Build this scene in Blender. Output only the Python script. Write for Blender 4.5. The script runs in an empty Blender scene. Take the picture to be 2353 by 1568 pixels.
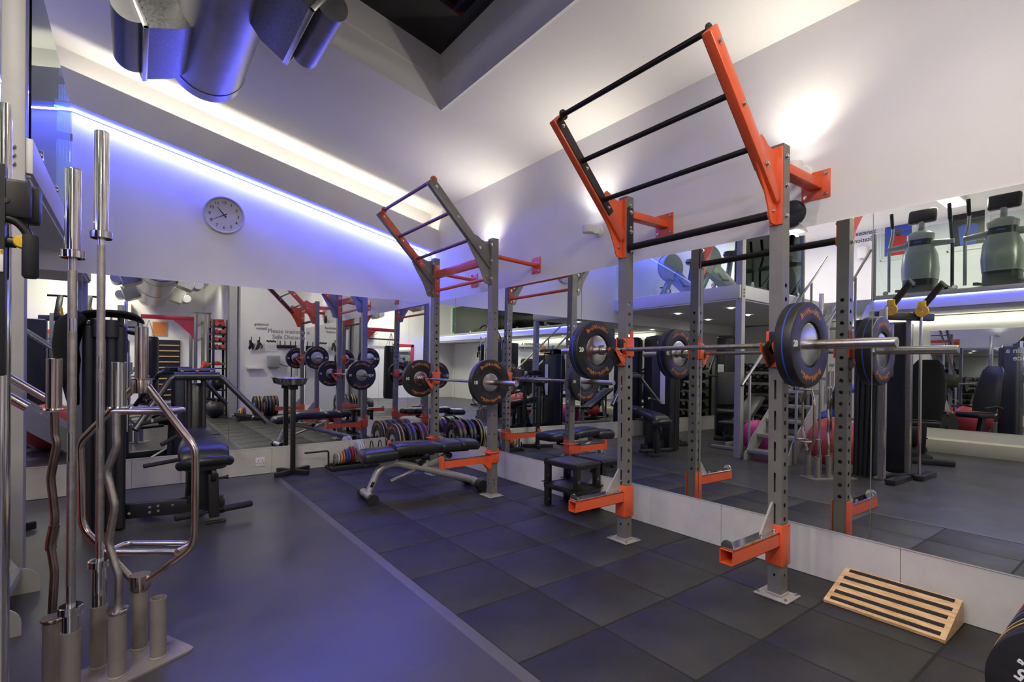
import bpy, bmesh, math, random
from mathutils import Vector, Matrix
random.seed(7)
SC = bpy.context.scene
COL = SC.collection
PI = math.pi

# ------------------------------------------------------------------ camera
A, F, CYP, ROLL, EYE = 0.6403383, 1163.685, 838.672, -0.00589292, 1.277
fw = Vector((math.sin(A), math.cos(A), 0)); rt = Vector((math.cos(A), -math.sin(A), 0)); up = Vector((0, 0, 1))
cx = math.cos(ROLL) * rt - math.sin(ROLL) * up
cy = math.sin(ROLL) * rt + math.cos(ROLL) * up
cam = bpy.data.cameras.new('camera')
cam.sensor_width = 36; cam.lens = F / 2353 * 36; cam.shift_y = (CYP - 784) / 2353
cam.clip_start = 0.05; cam.clip_end = 100
camo = bpy.data.objects.new('camera', cam); COL.objects.link(camo)
M = Matrix.Identity(4)
for i in range(3):
    M[i][0] = cx[i]; M[i][1] = cy[i]; M[i][2] = -fw[i]
M[2][3] = EYE
camo.matrix_world = M
SC.camera = camo

# ------------------------------------------------------------------ exposure, world, light paths
SC.view_settings.view_transform = 'Standard'
SC.view_settings.look = 'None'
SC.view_settings.exposure = 0.32
SC.view_settings.gamma = 1.0
SC.view_settings.use_curve_mapping = False
try:
    SC.cycles.max_bounces = 10; SC.cycles.diffuse_bounces = 4; SC.cycles.glossy_bounces = 8
    SC.cycles.transparent_max_bounces = 24; SC.cycles.transmission_bounces = 6
    SC.cycles.use_denoising = True
    SC.cycles.sample_clamp_indirect = 6.0
    SC.cycles.caustics_reflective = True; SC.cycles.blur_glossy = 0.5
except Exception:
    pass
w = bpy.data.worlds.new('night'); SC.world = w; w.use_nodes = True
w.node_tree.nodes['Background'].inputs[0].default_value = (0.01, 0.012, 0.02, 1)
w.node_tree.nodes['Background'].inputs[1].default_value = 1.0

# light levels
LED_BLUE = (0.085, 0.10, 1.0)
WARM = (1.0, 0.915, 0.76)
P_LED, P_COVE, P_UP, P_DOWN, P_STRIP, P_CEIL = 175.0, 0.6, 26.0, 12.0, 4.5, 9.5

def lamp(kind, loc, power, color, size=0.1, size_y=None, rot=(0, 0, 0), spot=None, blend=0.6, name='lamp_light'):
    l = bpy.data.lights.new(name, kind); l.energy = power; l.color = color
    if kind == 'AREA':
        l.size = size
        if size_y: l.shape = 'RECTANGLE'; l.size_y = size_y
    else:
        l.shadow_soft_size = size
    if kind == 'SPOT':
        l.spot_size = spot; l.spot_blend = blend
    o = bpy.data.objects.new(name, l); COL.objects.link(o); o.location = loc; o.rotation_euler = rot
    return o

# ------------------------------------------------------------------ materials
def mat(name, col, rough=0.5, metal=0.0, noise=0.0, scale=20.0, bump=0.0, bscale=60.0, spec=0.5, coat=0.0, rnoise=0.0, stretch=None, emit=None, estr=0.0):
    m = bpy.data.materials.new(name); m.use_nodes = True
    nt = m.node_tree; b = nt.nodes['Principled BSDF']
    b.inputs['Base Color'].default_value = (*col, 1)
    b.inputs['Roughness'].default_value = rough; b.inputs['Metallic'].default_value = metal
    b.inputs['Specular IOR Level'].default_value = spec
    if coat: b.inputs['Coat Weight'].default_value = coat; b.inputs['Coat Roughness'].default_value = 0.15
    if emit:
        b.inputs['Emission Color'].default_value = (*emit, 1); b.inputs['Emission Strength'].default_value = estr
    tc = nt.nodes.new('ShaderNodeTexCoord'); src = tc.outputs['Object']
    if stretch:
        mp = nt.nodes.new('ShaderNodeMapping'); mp.inputs['Scale'].default_value = stretch
        nt.links.new(src, mp.inputs[0]); src = mp.outputs[0]
    if noise or rnoise:
        n = nt.nodes.new('ShaderNodeTexNoise'); n.inputs['Scale'].default_value = scale; n.inputs['Detail'].default_value = 5
        nt.links.new(src, n.inputs['Vector'])
        if noise:
            r = nt.nodes.new('ShaderNodeValToRGB')
            r.color_ramp.elements[0].position = 0.3; r.color_ramp.elements[1].position = 0.7
            r.color_ramp.elements[0].color = (*[c * (1 - noise) for c in col], 1)
            r.color_ramp.elements[1].color = (*[min(1, c * (1 + noise)) for c in col], 1)
            nt.links.new(n.outputs['Fac'], r.inputs[0]); nt.links.new(r.outputs[0], b.inputs['Base Color'])
        if rnoise:
            mr = nt.nodes.new('ShaderNodeMapRange')
            mr.inputs['To Min'].default_value = max(0.02, rough - rnoise); mr.inputs['To Max'].default_value = min(1, rough + rnoise)
            nt.links.new(n.outputs['Fac'], mr.inputs[0]); nt.links.new(mr.outputs[0], b.inputs['Roughness'])
    if bump:
        n2 = nt.nodes.new('ShaderNodeTexNoise'); n2.inputs['Scale'].default_value = bscale; n2.inputs['Detail'].default_value = 4
        nt.links.new(src, n2.inputs['Vector'])
        bp = nt.nodes.new('ShaderNodeBump'); bp.inputs['Strength'].default_value = bump; bp.inputs['Distance'].default_value = 0.01
        nt.links.new(n2.outputs['Fac'], bp.inputs['Height']); nt.links.new(bp.outputs[0], b.inputs['Normal'])
    return m

def emat(name, col, strength):
    m = bpy.data.materials.new(name); m.use_nodes = True; nt = m.node_tree
    nt.nodes.remove(nt.nodes['Principled BSDF'])
    e = nt.nodes.new('ShaderNodeEmission'); e.inputs[0].default_value = (*col, 1); e.inputs[1].default_value = strength
    nt.links.new(e.outputs[0], nt.nodes['Material Output'].inputs[0])
    return m

def glassmat(name, tint, refl=0.06):
    m = bpy.data.materials.new(name); m.use_nodes = True; nt = m.node_tree
    nt.nodes.remove(nt.nodes['Principled BSDF'])
    t = nt.nodes.new('ShaderNodeBsdfTransparent'); t.inputs[0].default_value = (*tint, 1)
    g = nt.nodes.new('ShaderNodeBsdfGlossy'); g.inputs['Roughness'].default_value = 0.0; g.inputs[0].default_value = (0.9, 1, 0.95, 1)
    fr = nt.nodes.new('ShaderNodeFresnel'); fr.inputs[0].default_value = 1.45
    mx = nt.nodes.new('ShaderNodeMixShader')
    nt.links.new(fr.outputs[0], mx.inputs[0]); nt.links.new(t.outputs[0], mx.inputs[1]); nt.links.new(g.outputs[0], mx.inputs[2])
    nt.links.new(mx.outputs[0], nt.nodes['Material Output'].inputs[0])
    return m

def floormat():
    m = mat('rubber_floor', (0.060, 0.059, 0.062), rough=0.34, noise=0.0, scale=1.7, rnoise=0.13, bump=0.05, bscale=220, spec=0.5)
    nt = m.node_tree; b = nt.nodes['Principled BSDF']; tc = nt.nodes.new('ShaderNodeTexCoord')
    n = nt.nodes.new('ShaderNodeTexNoise'); n.inputs['Scale'].default_value = 1.3; n.inputs['Detail'].default_value = 7; n.inputs['Roughness'].default_value = 0.6
    nt.links.new(tc.outputs['Object'], n.inputs['Vector'])
    r = nt.nodes.new('ShaderNodeValToRGB'); r.color_ramp.elements[0].position = 0.35; r.color_ramp.elements[1].position = 0.68
    r.color_ramp.elements[0].color = (0.038, 0.037, 0.040, 1); r.color_ramp.elements[1].color = (0.060, 0.057, 0.058, 1)
    nt.links.new(n.outputs['Fac'], r.inputs[0])
    # jigsaw seams of the interlocking sheets
    n2 = nt.nodes.new('ShaderNodeTexNoise'); n2.inputs['Scale'].default_value = 22; n2.inputs['Detail'].default_value = 1
    nt.links.new(tc.outputs['Object'], n2.inputs['Vector'])
    mxv = nt.nodes.new('ShaderNodeVectorMath'); mxv.operation = 'MULTIPLY_ADD'; mxv.inputs[1].default_value = (0.035, 0.035, 0)
    nt.links.new(n2.outputs['Color'], mxv.inputs[0]); nt.links.new(tc.outputs['Object'], mxv.inputs[2])
    br = nt.nodes.new('ShaderNodeTexBrick'); br.inputs['Scale'].default_value = 1.0; br.inputs['Mortar Size'].default_value = 0.0022; br.inputs['Mortar Smooth'].default_value = 0.4
    br.inputs['Brick Width'].default_value = 0.98; br.inputs['Row Height'].default_value = 0.98; br.offset = 0.0
    br.inputs['Color1'].default_value = (1, 1, 1, 1); br.inputs['Color2'].default_value = (1, 1, 1, 1); br.inputs['Mortar'].default_value = (0.72, 0.72, 0.72, 1)
    nt.links.new(mxv.outputs[0], br.inputs['Vector'])
    mx = nt.nodes.new('ShaderNodeMix'); mx.data_type = 'RGBA'; mx.blend_type = 'MULTIPLY'; mx.inputs[0].default_value = 1
    nt.links.new(r.outputs[0], mx.inputs[6]); nt.links.new(br.outputs['Color'], mx.inputs[7]); nt.links.new(mx.outputs[2], b.inputs['Base Color'])
    return m

def tilemat():
    m = mat('rubber_tile', (0.030, 0.029, 0.030), rough=0.44, bump=0.5, bscale=260, rnoise=0.12, scale=5, spec=0.5)
    nt = m.node_tree; b = nt.nodes['Principled BSDF']
    tc = nt.nodes.new('ShaderNodeTexCoord')
    v = nt.nodes.new('ShaderNodeTexVoronoi'); v.inputs['Scale'].default_value = 120
    nt.links.new(tc.outputs['Object'], v.inputs['Vector'])
    n = nt.nodes.new('ShaderNodeTexNoise'); n.inputs['Scale'].default_value = 3.0; n.inputs['Detail'].default_value = 6
    nt.links.new(tc.outputs['Object'], n.inputs['Vector'])
    r = nt.nodes.new('ShaderNodeValToRGB')
    r.color_ramp.elements[0].position = 0.03; r.color_ramp.elements[0].color = (0.12, 0.115, 0.11, 1)
    r.color_ramp.elements[1].position = 0.10; r.color_ramp.elements[1].color = (0.0185, 0.0178, 0.0182, 1)
    nt.links.new(v.outputs['Distance'], r.inputs[0])
    r2 = nt.nodes.new('ShaderNodeValToRGB')
    r2.color_ramp.elements[0].position = 0.3; r2.color_ramp.elements[0].color = (0.7, 0.7, 0.7, 1)
    r2.color_ramp.elements[1].position = 0.75; r2.color_ramp.elements[1].color = (1.6, 1.55, 1.5, 1)
    nt.links.new(n.outputs['Fac'], r2.inputs[0])
    mx = nt.nodes.new('ShaderNodeMix'); mx.data_type = 'RGBA'; mx.blend_type = 'MULTIPLY'; mx.inputs[0].default_value = 1
    nt.links.new(r.outputs[0], mx.inputs[6]); nt.links.new(r2.outputs[0], mx.inputs[7])
    nt.links.new(mx.outputs[2], b.inputs['Base Color'])
    return m

def woodmat():
    m = mat('plywood', (0.62, 0.40, 0.21), rough=0.45, noise=0.0)
    nt = m.node_tree; b = nt.nodes['Principled BSDF']
    tc = nt.nodes.new('ShaderNodeTexCoord'); mp = nt.nodes.new('ShaderNodeMapping'); mp.inputs['Scale'].default_value = (14, 3, 14)
    nt.links.new(tc.outputs['Object'], mp.inputs[0])
    n = nt.nodes.new('ShaderNodeTexNoise'); n.inputs['Scale'].default_value = 2.2; n.inputs['Detail'].default_value = 6; n.inputs['Distortion'].default_value = 1.4
    nt.links.new(mp.outputs[0], n.inputs['Vector'])
    r = nt.nodes.new('ShaderNodeValToRGB')
    r.color_ramp.elements[0].position = 0.35; r.color_ramp.elements[0].color = (0.50, 0.29, 0.13, 1)
    r.color_ramp.elements[1].position = 0.62; r.color_ramp.elements[1].color = (0.70, 0.47, 0.26, 1)
    nt.links.new(n.outputs['Fac'], r.inputs[0]); nt.links.new(r.outputs[0], b.inputs['Base Color'])
    return m

def mirrormat():
    m = bpy.data.materials.new('silvered_mirror'); m.use_nodes = True; nt = m.node_tree; b = nt.nodes['Principled BSDF']
    b.inputs['Base Color'].default_value = (0.86, 0.90, 0.875, 1); b.inputs['Metallic'].default_value = 1; b.inputs['Roughness'].default_value = 0.0
    return m

WALL = mat('wall_paint', (0.80, 0.785, 0.775), rough=0.75, noise=0.02, scale=3, bump=0.05, bscale=90)
CEIL = mat('ceiling_paint', (0.80, 0.79, 0.78), rough=0.8, noise=0.02, scale=2)
FLOOR = floormat(); TILE = tilemat()
KERB = mat('kerb_laminate', (0.60, 0.58, 0.55), rough=0.35, noise=0.05, scale=9, bump=0.12, bscale=420)
ALU = mat('aluminium', (0.72, 0.72, 0.73), rough=0.3, metal=0.9, noise=0.05, scale=30)
MIRROR = mirrormat()
GREY = mat('grey_paint', (0.20, 0.19, 0.17), rough=0.38, metal=0.25, noise=0.08, scale=14, bump=0.02, bscale=200)
LGREY = mat('column_paint', (0.36, 0.355, 0.345), rough=0.45, noise=0.04, scale=8)
STEEL = mat('stainless_steel', (0.62, 0.60, 0.58), rough=0.24, metal=1.0, rnoise=0.08, scale=30, stretch=(1, 1, 0.1))
CHROME = mat('chrome', (0.72, 0.71, 0.69), rough=0.09, metal=1.0, rnoise=0.04, scale=25)
KNURL = mat('knurled_steel', (0.40, 0.37, 0.315), rough=0.34, metal=1.0, noise=0.15, scale=40, bump=0.2, bscale=900)
RUSTY = mat('worn_steel', (0.27, 0.21, 0.17), rough=0.33, metal=1.0, noise=0.4, scale=9, rnoise=0.1)
BRONZE = mat('worn_chrome', (0.60, 0.52, 0.44), rough=0.17, metal=1.0, noise=0.15, scale=8, rnoise=0.08)
ORANGE = mat('orange_paint', (0.74, 0.105, 0.028), rough=0.33, noise=0.06, scale=10, coat=0.2)
RED = mat('red_paint', (0.55, 0.03, 0.035), rough=0.35, noise=0.06, scale=10)
PURPLE = mat('maroon_powder_coat', (0.17, 0.055, 0.065), rough=0.45, noise=0.15, scale=30)
BLACK = mat('black_paint', (0.012, 0.012, 0.013), rough=0.4, noise=0.1, scale=20)
BLACKM = mat('black_steel', (0.022, 0.021, 0.021), rough=0.33, metal=0.4, noise=0.2, scale=25)
GUN = mat('gunmetal_tube', (0.10, 0.10, 0.11), rough=0.3, metal=0.85, noise=0.1, scale=20)
RUBBER = mat('black_rubber', (0.016, 0.0155, 0.015), rough=0.42, noise=0.2, scale=30, rnoise=0.08)
FOAM = mat('black_foam', (0.012, 0.012, 0.013), rough=0.75, bump=0.2, bscale=300)
VINYL = mat('black_vinyl', (0.014, 0.014, 0.015), rough=0.36, bump=0.08, bscale=260, rnoise=0.06)
SILVER = mat('silver_paint', (0.45, 0.44, 0.40), rough=0.35, metal=0.55, noise=0.06, scale=20)
GALV = mat('galvanised_steel', (0.34, 0.34, 0.35), rough=0.36, metal=0.9, noise=0.08, scale=10, rnoise=0.08)
GALVS = mat('spangled_zinc', (0.26, 0.26, 0.25), rough=0.38, metal=0.85, noise=0.25, scale=75, rnoise=0.15)
TAUPE = mat('taupe_paint', (0.19, 0.168, 0.148), rough=0.45, noise=0.12, scale=9)
WHITE = mat('white_plastic', (0.80, 0.79, 0.77), rough=0.4, noise=0.02, scale=9)
CREAM = mat('cream_paint', (0.74, 0.70, 0.60), rough=0.6, noise=0.03, scale=4)
PLY = woodmat()
GRIP = mat('grip_tape', (0.018, 0.016, 0.014), rough=0.85, bump=0.5, bscale=500)
BLUE = mat('blue_rubber', (0.02, 0.06, 0.40), rough=0.45, noise=0.1, scale=20)
YELLOW = mat('yellow_plastic', (0.78, 0.47, 0.02), rough=0.4, noise=0.08, scale=20)
REDR = mat('red_rubber', (0.50, 0.055, 0.045), rough=0.42, noise=0.08, scale=6)
PINK = mat('magenta_rubber', (0.50, 0.03, 0.20), rough=0.45, noise=0.08, scale=6)
GREEN = mat('green_cloth', (0.05, 0.40, 0.05), rough=0.7, noise=0.1, scale=20)
REDC = mat('red_cloth', (0.55, 0.035, 0.03), rough=0.7, noise=0.12, scale=20)
CLOTH = mat('black_cloth', (0.006, 0.0065, 0.008), rough=0.9, bump=0.5, bscale=80)
INKW = mat('white_print', (0.78, 0.78, 0.76), rough=0.5, noise=0.03, scale=30)
INKO = mat('orange_print', (0.58, 0.20, 0.045), rough=0.5, noise=0.08, scale=30)
INKR = mat('rust_print', (0.50, 0.12, 0.07), rough=0.5, noise=0.08, scale=30)
INKK = mat('black_print', (0.02, 0.02, 0.025), rough=0.5, noise=0.05, scale=30)
INKG = mat('grey_vinyl_lettering', (0.27, 0.265, 0.26), rough=0.55, noise=0.05, scale=30)
PAPER = mat('paper', (0.75, 0.74, 0.70), rough=0.6, noise=0.03, scale=20)
MACH = mat('machine_grey', (0.34, 0.36, 0.35), rough=0.32, metal=0.3, noise=0.05, scale=9)
MACHD = mat('machine_dark', (0.018, 0.019, 0.021), rough=0.35, noise=0.08, scale=9)
SKIN = mat('brown_print', (0.12, 0.055, 0.035), rough=0.5, noise=0.2, scale=14)
BLUEPR = mat('blue_print', (0.05, 0.09, 0.42), rough=0.5, noise=0.2, scale=14)
GLASS = glassmat('balustrade_glass', (0.86, 0.92, 0.89))
NIGHT = mat('dark_glass', (0.006, 0.006, 0.008), rough=0.04, noise=0.1, scale=5, spec=0.6)
EMBLUE = emat('blue_led', LED_BLUE, P_LED); EMBLUE2 = emat('blue_led_dim', LED_BLUE, P_LED * 0.42)
EMCOVE = emat('warm_led', WARM, P_COVE)
EMSTRIP = emat('white_tube', (1, 0.93, 0.78), P_STRIP)
EMDOT = emat('bright_lens', (1, 0.95, 0.85), 60)

# ------------------------------------------------------------------ mesh helpers
def fillet(pts, rad, k=5):
    pts = [Vector(p) for p in pts]; out = [pts[0]]
    for i in range(1, len(pts) - 1):
        a, b, c = pts[i - 1], pts[i], pts[i + 1]
        u = (a - b); v = (c - b); r = min(rad, u.length * 0.45, v.length * 0.45)
        p, q = b + u.normalized() * r, b + v.normalized() * r
        for j in range(k + 1):
            t = j / k
            out.append((1 - t) ** 2 * p + 2 * t * (1 - t) * b + t * t * q)
    out.append(pts[-1])
    return out

def frame(axis):
    z = Vector(axis).normalized()
    x = z.cross(Vector((0, 0, 1))) if abs(z.z) < 0.95 else z.cross(Vector((0, 1, 0)))
    x.normalize(); y = z.cross(x)
    return x, y, z

class MB:
    def __init__(s): s.bm = bmesh.new(); s.mi = 0
    def _faces(s, fs):
        for f in fs: f.material_index = s.mi
    def quad(s, *pts):
        f = s.bm.faces.new([s.bm.verts.new(p) for p in pts]); f.material_index = s.mi; return f
    def box(s, c, d, rot=None, bev=0.0, seg=2):
        m = Matrix.Translation(Vector(c))
        if rot is not None: m = m @ rot.to_4x4()
        m = m @ Matrix.Diagonal((d[0], d[1], d[2], 1))
        r = bmesh.ops.create_cube(s.bm, size=1, matrix=m)
        fs = set(f for v in r['verts'] for f in v.link_faces); s._faces(fs)
        if bev:
            es = list(set(e for v in r['verts'] for e in v.link_edges))
            rr = bmesh.ops.bevel(s.bm, geom=es, offset=bev, segments=seg, affect='EDGES', profile=0.5)
            s._faces(rr['faces'])
        return s
    def bar(s, p0, p1, w, h, bev=0.0, roll=0.0):
        p0, p1 = Vector(p0), Vector(p1); d = p1 - p0
        x, y, z = frame(d)
        R = Matrix((x, y, z)).transposed() @ Matrix.Rotation(roll, 3, 'Z')
        return s.box((p0 + p1) / 2, (w, h, d.length), R, bev)
    def tube(s, pts, r, n=12, cap=True, closed=False):
        pts = [Vector(p) for p in pts]; N = len(pts); rings = []
        rs = r if isinstance(r, (list, tuple)) else [r] * N
        px = None
        for i, p in enumerate(pts):
            if closed: t = pts[(i + 1) % N] - pts[i - 1]
            elif i == 0: t = pts[1] - p
            elif i == N - 1: t = p - pts[i - 1]
            else: t = (pts[i + 1] - p).normalized() + (p - pts[i - 1]).normalized()
            t.normalize()
            if px is None: px, _, _ = frame(t)
            x = px - t * px.dot(t)
            if x.length < 1e-6: x, _, _ = frame(t)
            x.normalize(); y = t.cross(x); px = x
            rings.append([s.bm.verts.new(p + (x * math.cos(2 * PI * j / n) + y * math.sin(2 * PI * j / n)) * rs[i]) for j in range(n)])
        rng = range(N) if closed else range(N - 1)
        for i in rng:
            a, b = rings[i], rings[(i + 1) % N]
            for j in range(n):
                f = s.bm.faces.new((a[j], a[(j + 1) % n], b[(j + 1) % n], b[j])); f.material_index = s.mi
        if cap and not closed:
            f = s.bm.faces.new(rings[0][::-1]); f.material_index = s.mi
            f = s.bm.faces.new(rings[-1]); f.material_index = s.mi
        return s
    def cyl(s, p0, p1, r, r2=None, n=24, cap=True):
        return s.tube([p0, p1], [r, r if r2 is None else r2], n, cap)
    def lathe(s, prof, o=(0, 0, 0), axis=(0, 0, 1), n=40, close=False):
        x, y, z = frame(axis); o = Vector(o); rings = []
        for (r, h) in prof:
            if r < 1e-6: rings.append([s.bm.verts.new(o + z * h)])
            else: rings.append([s.bm.verts.new(o + z * h + (x * math.cos(2 * PI * j / n) + y * math.sin(2 * PI * j / n)) * r) for j in range(n)])
        K = len(rings)
        for i in range(K if close else K - 1):
            a, b = rings[i], rings[(i + 1) % K]
            for j in range(n):
                k = (j + 1) % n
                if len(a) == 1 and len(b) == 1: continue
                if len(a) == 1: vs = (a[0], b[k], b[j])
                elif len(b) == 1: vs = (a[j], a[k], b[0])
                else: vs = (a[j], a[k], b[k], b[j])
                f = s.bm.faces.new(vs); f.material_index = s.mi
        return s
    def prism(s, poly, off):
        off = Vector(off); a = [s.bm.verts.new(p) for p in poly]; b = [s.bm.verts.new(Vector(p) + off) for p in poly]
        n = len(a); fs = [s.bm.faces.new(a[::-1]), s.bm.faces.new(b)]
        for i in range(n): fs.append(s.bm.faces.new((a[i], a[(i + 1) % n], b[(i + 1) % n], b[i])))
        s._faces(fs); return s
    def ball(s, c, r, sc=(1, 1, 1), n=20):
        m = Matrix.Translation(Vector(c)) @ Matrix.Diagonal((r * sc[0], r * sc[1], r * sc[2], 1))
        rr = bmesh.ops.create_uvsphere(s.bm, u_segments=n, v_segments=max(6, n // 2), radius=1, matrix=m)
        s._faces(set(f for v in rr['verts'] for f in v.link_faces)); return s
    def loft(s, secs, cap=True):
        rings = [[s.bm.verts.new(p) for p in sec] for sec in secs]; n = len(rings[0])
        for a, b in zip(rings, rings[1:]):
            for j in range(n):
                f = s.bm.faces.new((a[j], a[(j + 1) % n], b[(j + 1) % n], b[j])); f.material_index = s.mi
        if cap:
            for rr in (rings[0][::-1], rings[-1]):
                f = s.bm.faces.new(rr); f.material_index = s.mi
        return s
    def text(s, body, size, mtx, depth=0.0006, align='CENTER', bold=0.0):
        cu = bpy.data.curves.new('t', 'FONT'); cu.body = body; cu.size = size; cu.align_x = align; cu.align_y = 'CENTER'
        cu.extrude = depth; cu.resolution_u = 3; cu.offset = bold
        o = bpy.data.objects.new('t', cu); COL.objects.link(o)
        bpy.context.view_layer.update()
        me = bpy.data.meshes.new_from_object(o.evaluated_get(bpy.context.evaluated_depsgraph_get()))
        me.transform(mtx)
        n0 = len(s.bm.faces); s.bm.from_mesh(me); s.bm.faces.ensure_lookup_table()
        for f in s.bm.faces[n0:]: f.material_index = s.mi
        bpy.data.objects.remove(o); bpy.data.curves.remove(cu); bpy.data.meshes.remove(me)
        return s
    def build(s, name, m, parent=None, world=False, loc=None, sharp=35, solid=0.0, subsurf=0, flat=False):
        if not flat: bmesh.ops.recalc_face_normals(s.bm, faces=s.bm.faces[:])
        me = bpy.data.meshes.new(name); s.bm.to_mesh(me); s.bm.free()
        for mm in (m if isinstance(m, (list, tuple)) else [m]): me.materials.append(mm)
        o = bpy.data.objects.new(name, me); COL.objects.link(o)
        if world and parent is not None:
            p = parent; W = Matrix.Identity(4)
            while p is not None:
                W = Matrix.LocRotScale(p.location, p.rotation_euler, p.scale) @ W; p = p.parent
            me.transform(W.inverted())
        if loc is not None:
            me.transform(Matrix.Translation(-Vector(loc))); o.location = loc
        for f in me.polygons: f.use_smooth = not flat
        try:
            if not flat: me.set_sharp_from_angle(angle=math.radians(sharp))
        except Exception: pass
        if solid:
            md = o.modifiers.new('thick', 'SOLIDIFY'); md.thickness = solid; md.offset = -1
        if subsurf:
            md = o.modifiers.new('soft', 'SUBSURF'); md.levels = subsurf; md.render_levels = subsurf
        if parent is not None: o.parent = parent
        return o

def tag(o, label, cat, group=None):
    o['label'] = label; o['category'] = cat
    if group: o['group'] = group
    return o
def thing(name, label, cat, loc=(0, 0, 0), rz=0.0, group=None):
    o = bpy.data.objects.new(name, None); COL.objects.link(o); o.location = loc; o.rotation_euler = (0, 0, rz)
    o.empty_display_size = 0.1
    return tag(o, label, cat, group)
def struct(o):
    o['kind'] = 'structure'; return o
def kids(o): return [c for c in bpy.data.objects if c.parent == o]
def clone(o, parent=None, tree=None):
    if tree is None:
        tree = {}
        for c in bpy.data.objects:
            if c.parent: tree.setdefault(c.parent.name, []).append(c)
    c = o.copy(); COL.objects.link(c)
    if parent: c.parent = parent
    for ch in tree.get(o.name, []): clone(ch, c, tree)
    return c
def copy_thing(o, loc, rz=None, label=None, rot=None):
    c = clone(o); c.location = loc
    if rz is not None: c.rotation_euler = (0, 0, rz)
    if rot is not None: c.rotation_euler = rot
    if label: c['label'] = label
    return c
def RZ(a): return Matrix.Rotation(a, 3, 'Z')
def RX(a): return Matrix.Rotation(a, 3, 'X')
def RY(a): return Matrix.Rotation(a, 3, 'Y')
# ================================================================== SETTING
XW, YW = 3.345, 6.425          # wall faces
ZB, ZT = 0.30, 2.142           # mirror bottom / top
SL = 0.225
def cz(x): return 3.395 + SL * (3.332 - x)
RIDGE = -1.6; ZR = cz(RIDGE)
XL, XU, YF, YE = -4.55, -6.4, -0.85, -6.6     # far low wall, far upper wall, front block wall, end wall
MZ, MB_, MC = 2.56, 2.36, 2.33                # mezzanine floor top, fascia bottom, underside

b = MB(); b.box((-1.5, 0, -0.054), (11, 14, 0.1)); struct(b.build('floor', FLOOR))
# rubber tile mat beside the racks
b = MB(); TP = 0.5205
xs = [1.318 + 0.514 * i for i in range(5)]; xs[-1] = 3.33
ys = [1.7145 + TP * i for i in range(-5, 10)]
for i in range(len(xs) - 1):
    for j in range(len(ys) - 1):
        y1 = min(ys[j + 1], 6.41)
        if y1 - ys[j] < 0.05: continue
        g = 0.0055
        b.box(((xs[i] + xs[i + 1]) / 2, (ys[j] + y1) / 2, -0.02), (xs[i + 1] - xs[i] - 2 * g, y1 - ys[j] - 2 * g, 0.04), bev=0.003, seg=1)
b.mi = 1; b.box((2.32, 2.8, -0.022), (2.02, 7.1, 0.04))
struct(b.build('floor_tile', [TILE, mat('tile_joint', (0.010, 0.009, 0.008), rough=0.9, noise=0.2)], sharp=50))
b = MB(); b.prism([(1.262, -0.9, -0.004), (1.318, -0.9, -0.004), (1.318, -0.9, 0.001), (1.302, -0.9, 0.001)], (0, 7.31, 0))
struct(b.build('trim_1', mat('edge_strip', (0.085, 0.08, 0.08), rough=0.4, noise=0.1, scale=9)))

# walls
b = MB(); b.box((XW + 0.1, 2.8, 1.9), (0.2, 7.5, 3.8)); struct(b.build('wall_right', WALL))
b = MB(); b.box((-1.4, YW + 0.1, 2.5), (9.9, 0.2, 5.0)); struct(b.build('wall_back', WALL))
b = MB(); b.box((2.67, YF - 0.1, 1.9), (1.35, 0.2, 3.8)); struct(b.build('wall_front', WALL))
b = MB(); b.box((1.92, YF - 3.0, 1.97), (0.16, 5.72, 3.94)); struct(b.build('wall_front_return', WALL))
b = MB(); b.box((XL - 0.1, 0, 1.16), (0.2, 13.3, MC)); struct(b.build('wall_left', WALL))
b = MB(); b.box((XU - 0.1, 0, 3.5), (0.2, 13.3, 2.4)); struct(b.build('wall_left_upper', WALL))
b = MB(); b.box((-2.3, YE - 0.1, 2.5), (8.6, 0.2, 5.0)); struct(b.build('wall_end', WALL))
b = MB(); b.box((1.86, YF + 0.02, 1.97), (0.16, 0.30, 3.94)); struct(b.build('pillar', LGREY))

# sloping ceiling with a skylight well
SX0, SX1, SY0, SY1 = 0.62, 2.262, 1.05, 4.165
b = MB(); T = 0.04
def cpanel(x0, x1, y0, y1):
    b.prism([(x0, y0, cz(x0)), (x1, y0, cz(x1)), (x1, y1, cz(x1)), (x0, y1, cz(x0))], (0, 0, T))
cpanel(RIDGE, SX0, YE, YW); cpanel(SX1, XW + 0.02, YE, YW); cpanel(SX0, SX1, YE, SY0); cpanel(SX0, SX1, SY1, YW)
b.box(((XU + RIDGE) / 2, (YE + YW) / 2, ZR + T / 2), (RIDGE - XU, YW - YE, T))
struct(b.build('ceiling', CEIL))
# the well: splayed white lining in two steps, dark glass at the top
b = MB()
D1, D2, IN = 0.26, 0.24, 0.035
def ring(x0, x1, y0, y1, dz): return [Vector((x0, y0, cz(x0) + dz)), Vector((x1, y0, cz(x1) + dz)), Vector((x1, y1, cz(x1) + dz)), Vector((x0, y1, cz(x0) + dz))]
e_ = 0.003; r0 = ring(SX0 + e_, SX1 - e_, SY0 + e_, SY1 - e_, -0.001); r1 = ring(SX0 + e_, SX1 - e_, SY0 + e_, SY1 - e_, D1)
r2 = ring(SX0 + 0.012, SX1 - 0.012, SY0 + 0.012, SY1 - 0.012, D1); r3 = ring(SX0 + 0.012, SX1 - 0.012, SY0 + 0.012, SY1 - 0.012, D1 + D2)
for p, q in ((r0, r1), (r1, r2), (r2, r3)):
    for i in range(4): b.quad(p[i], p[(i + 1) % 4], q[(i + 1) % 4], q[i])
struct(b.build('trim_2', CEIL))
b = MB(); p, q = r0[1] + Vector((0.012, 0, -0.005)), r0[2] + Vector((0.012, 0, -0.005)); b.bar(p, q, 0.024, 0.008)
struct(b.build('trim_3', CEIL))
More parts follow.
